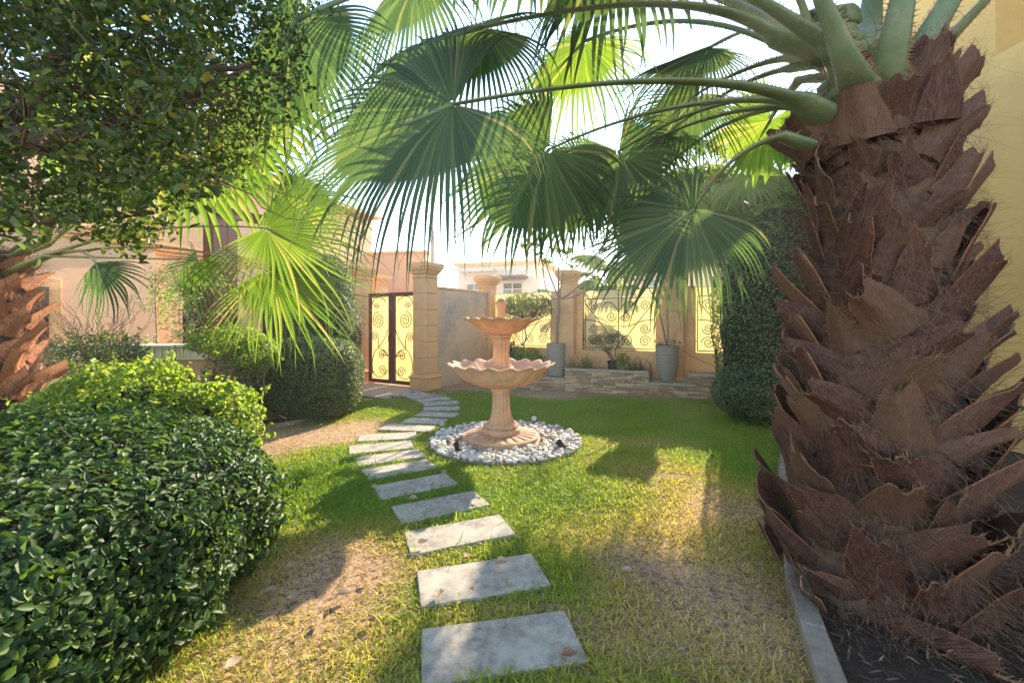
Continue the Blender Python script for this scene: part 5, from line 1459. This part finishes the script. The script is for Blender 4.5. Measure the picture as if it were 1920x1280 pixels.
# fallen leaves
def fallen(px, py, z, L, rz, mat, label, curl=.5):
    x, y = G(px, py); b_ = MB(); n_ = 8; vs = []; fs = []
    wseq = [.02, .18, .30, .36, .36, .30, .20, .10, .01]
    for i in range(n_ + 1):
        u = i / n_ - .5
        for s_ in (-1, -.5, 0, .5, 1):
            vs.append((u * L, s_ * wseq[i] * L, (abs(s_) ** 1.5 * curl * wseq[i] + .5 * curl * u * u + .02 * math.sin(i * 2.1 + s_ * 3)) * L))
    for i in range(n_):
        for k in range(4): a = i * 5 + k; fs.append((a, a + 1, a + 6, a + 5))
    b_.add(vs, fs); b_.tube([(-.5 * L, 0, .12 * curl * L), (-.72 * L, .03 * L, .02)], .0015, 4)
    o = b_.build('fallen_leaf', mat, None, True, (x, y, z)); o.rotation_euler = (R_(random.uniform(-10, 10)), R_(random.uniform(-10, 10)), rz)
    tag(o, label, 'fallen leaf', 'dry leaves fallen on the lawn and stones')
fl = [(942, 1070, .045, .085, .4, 'fallen', 'pale curled dry leaf in the middle of the second stone', 1.0), (823, 1128, .045, .075, 1.5, 'fallen', 'pale oval leaf at the front left of the second stone'), (882, 1122, .045, .05, 2.3, 'fallen', 'small curled leaf at the front edge of the second stone', 1.0),
      (793, 1030, .045, .085, .7, 'fallen', 'pale leaf on the front left corner of the third stone'), (1068, 1245, .045, .075, .2, 'fallen_b', 'brown rounded leaf on the right corner of the nearest stone'),
      (873, 942, .045, .06, .5, 'fallen', 'dry leaf near the back edge of the fourth stone'), (895, 945, .045, .06, 2.5, 'fallen', 'dry leaf at the right end of the fourth stone'), (775, 945, .045, .07, .1, 'fallen', 'curled leaf on the left of the fourth stone', .9),
      (704, 921, .045, .07, .6, 'fallen', 'pale leaf on the left corner of the fifth stone'), (830, 895, .045, .08, 2.4, 'fallen', 'dry leaf on the back right corner of the fifth stone', .8), (800, 868, .045, .06, .3, 'fallen', 'dark dry leaf on the sixth stone', .8), (700, 885, .045, .07, .2, 'fallen', 'flat dry leaf on the left of the sixth stone'),
      (645, 1122, .02, .08, .3, 'fallen', 'dry leaf on the bare patch left of the path', .8), (555, 1123, .02, .07, 1.2, 'fallen', 'pale leaf lying between two other leaves left of the path'), (510, 1112, .02, .07, .5, 'fallen', 'pale leaf closest to the big hedge, upper one'), (548, 1072, .03, .07, .9, 'fallen', 'light leaf upright in grass left of the path', 1.0),
      (698, 1085, .035, .06, .3, 'fallen', 'white dried leaf in the grass left of the second stone'), (607, 1165, .02, .06, 2, 'fallen_b', 'red brown leaf on the bare soil left of the path', .8), (695, 1172, .02, .055, 2.6, 'fallen_b', 'red brown leaf between the bare patch and the nearest stone', .8),
      (1174, 1078, .03, .075, 2.5, 'fallen', 'pale leaf in the grass right of the second stone'), (440, 1255, .03, .08, 1.1, 'fallen', 'pale leaf by the foot of the big hedge'), (615, 738, .03, .05, .4, 'fallen_b', 'small leaf on the paving by the gate'), (1230, 766, .03, .07, .4, 'fallen', 'white dried leaf in the far green lawn'), (615, 990, .04, .05, .4, 'fallen', 'tiny pale leaf in the thick grass left of the path'),
      (877, 1050, .03, .07, 1.0, 'fallen_b', 'orange brown leaf in grass between the second and third stones')]
for f_ in fl: fallen(f_[0], f_[1], f_[2], f_[3], f_[4], M[f_[5]], f_[6], *(f_[7:]))
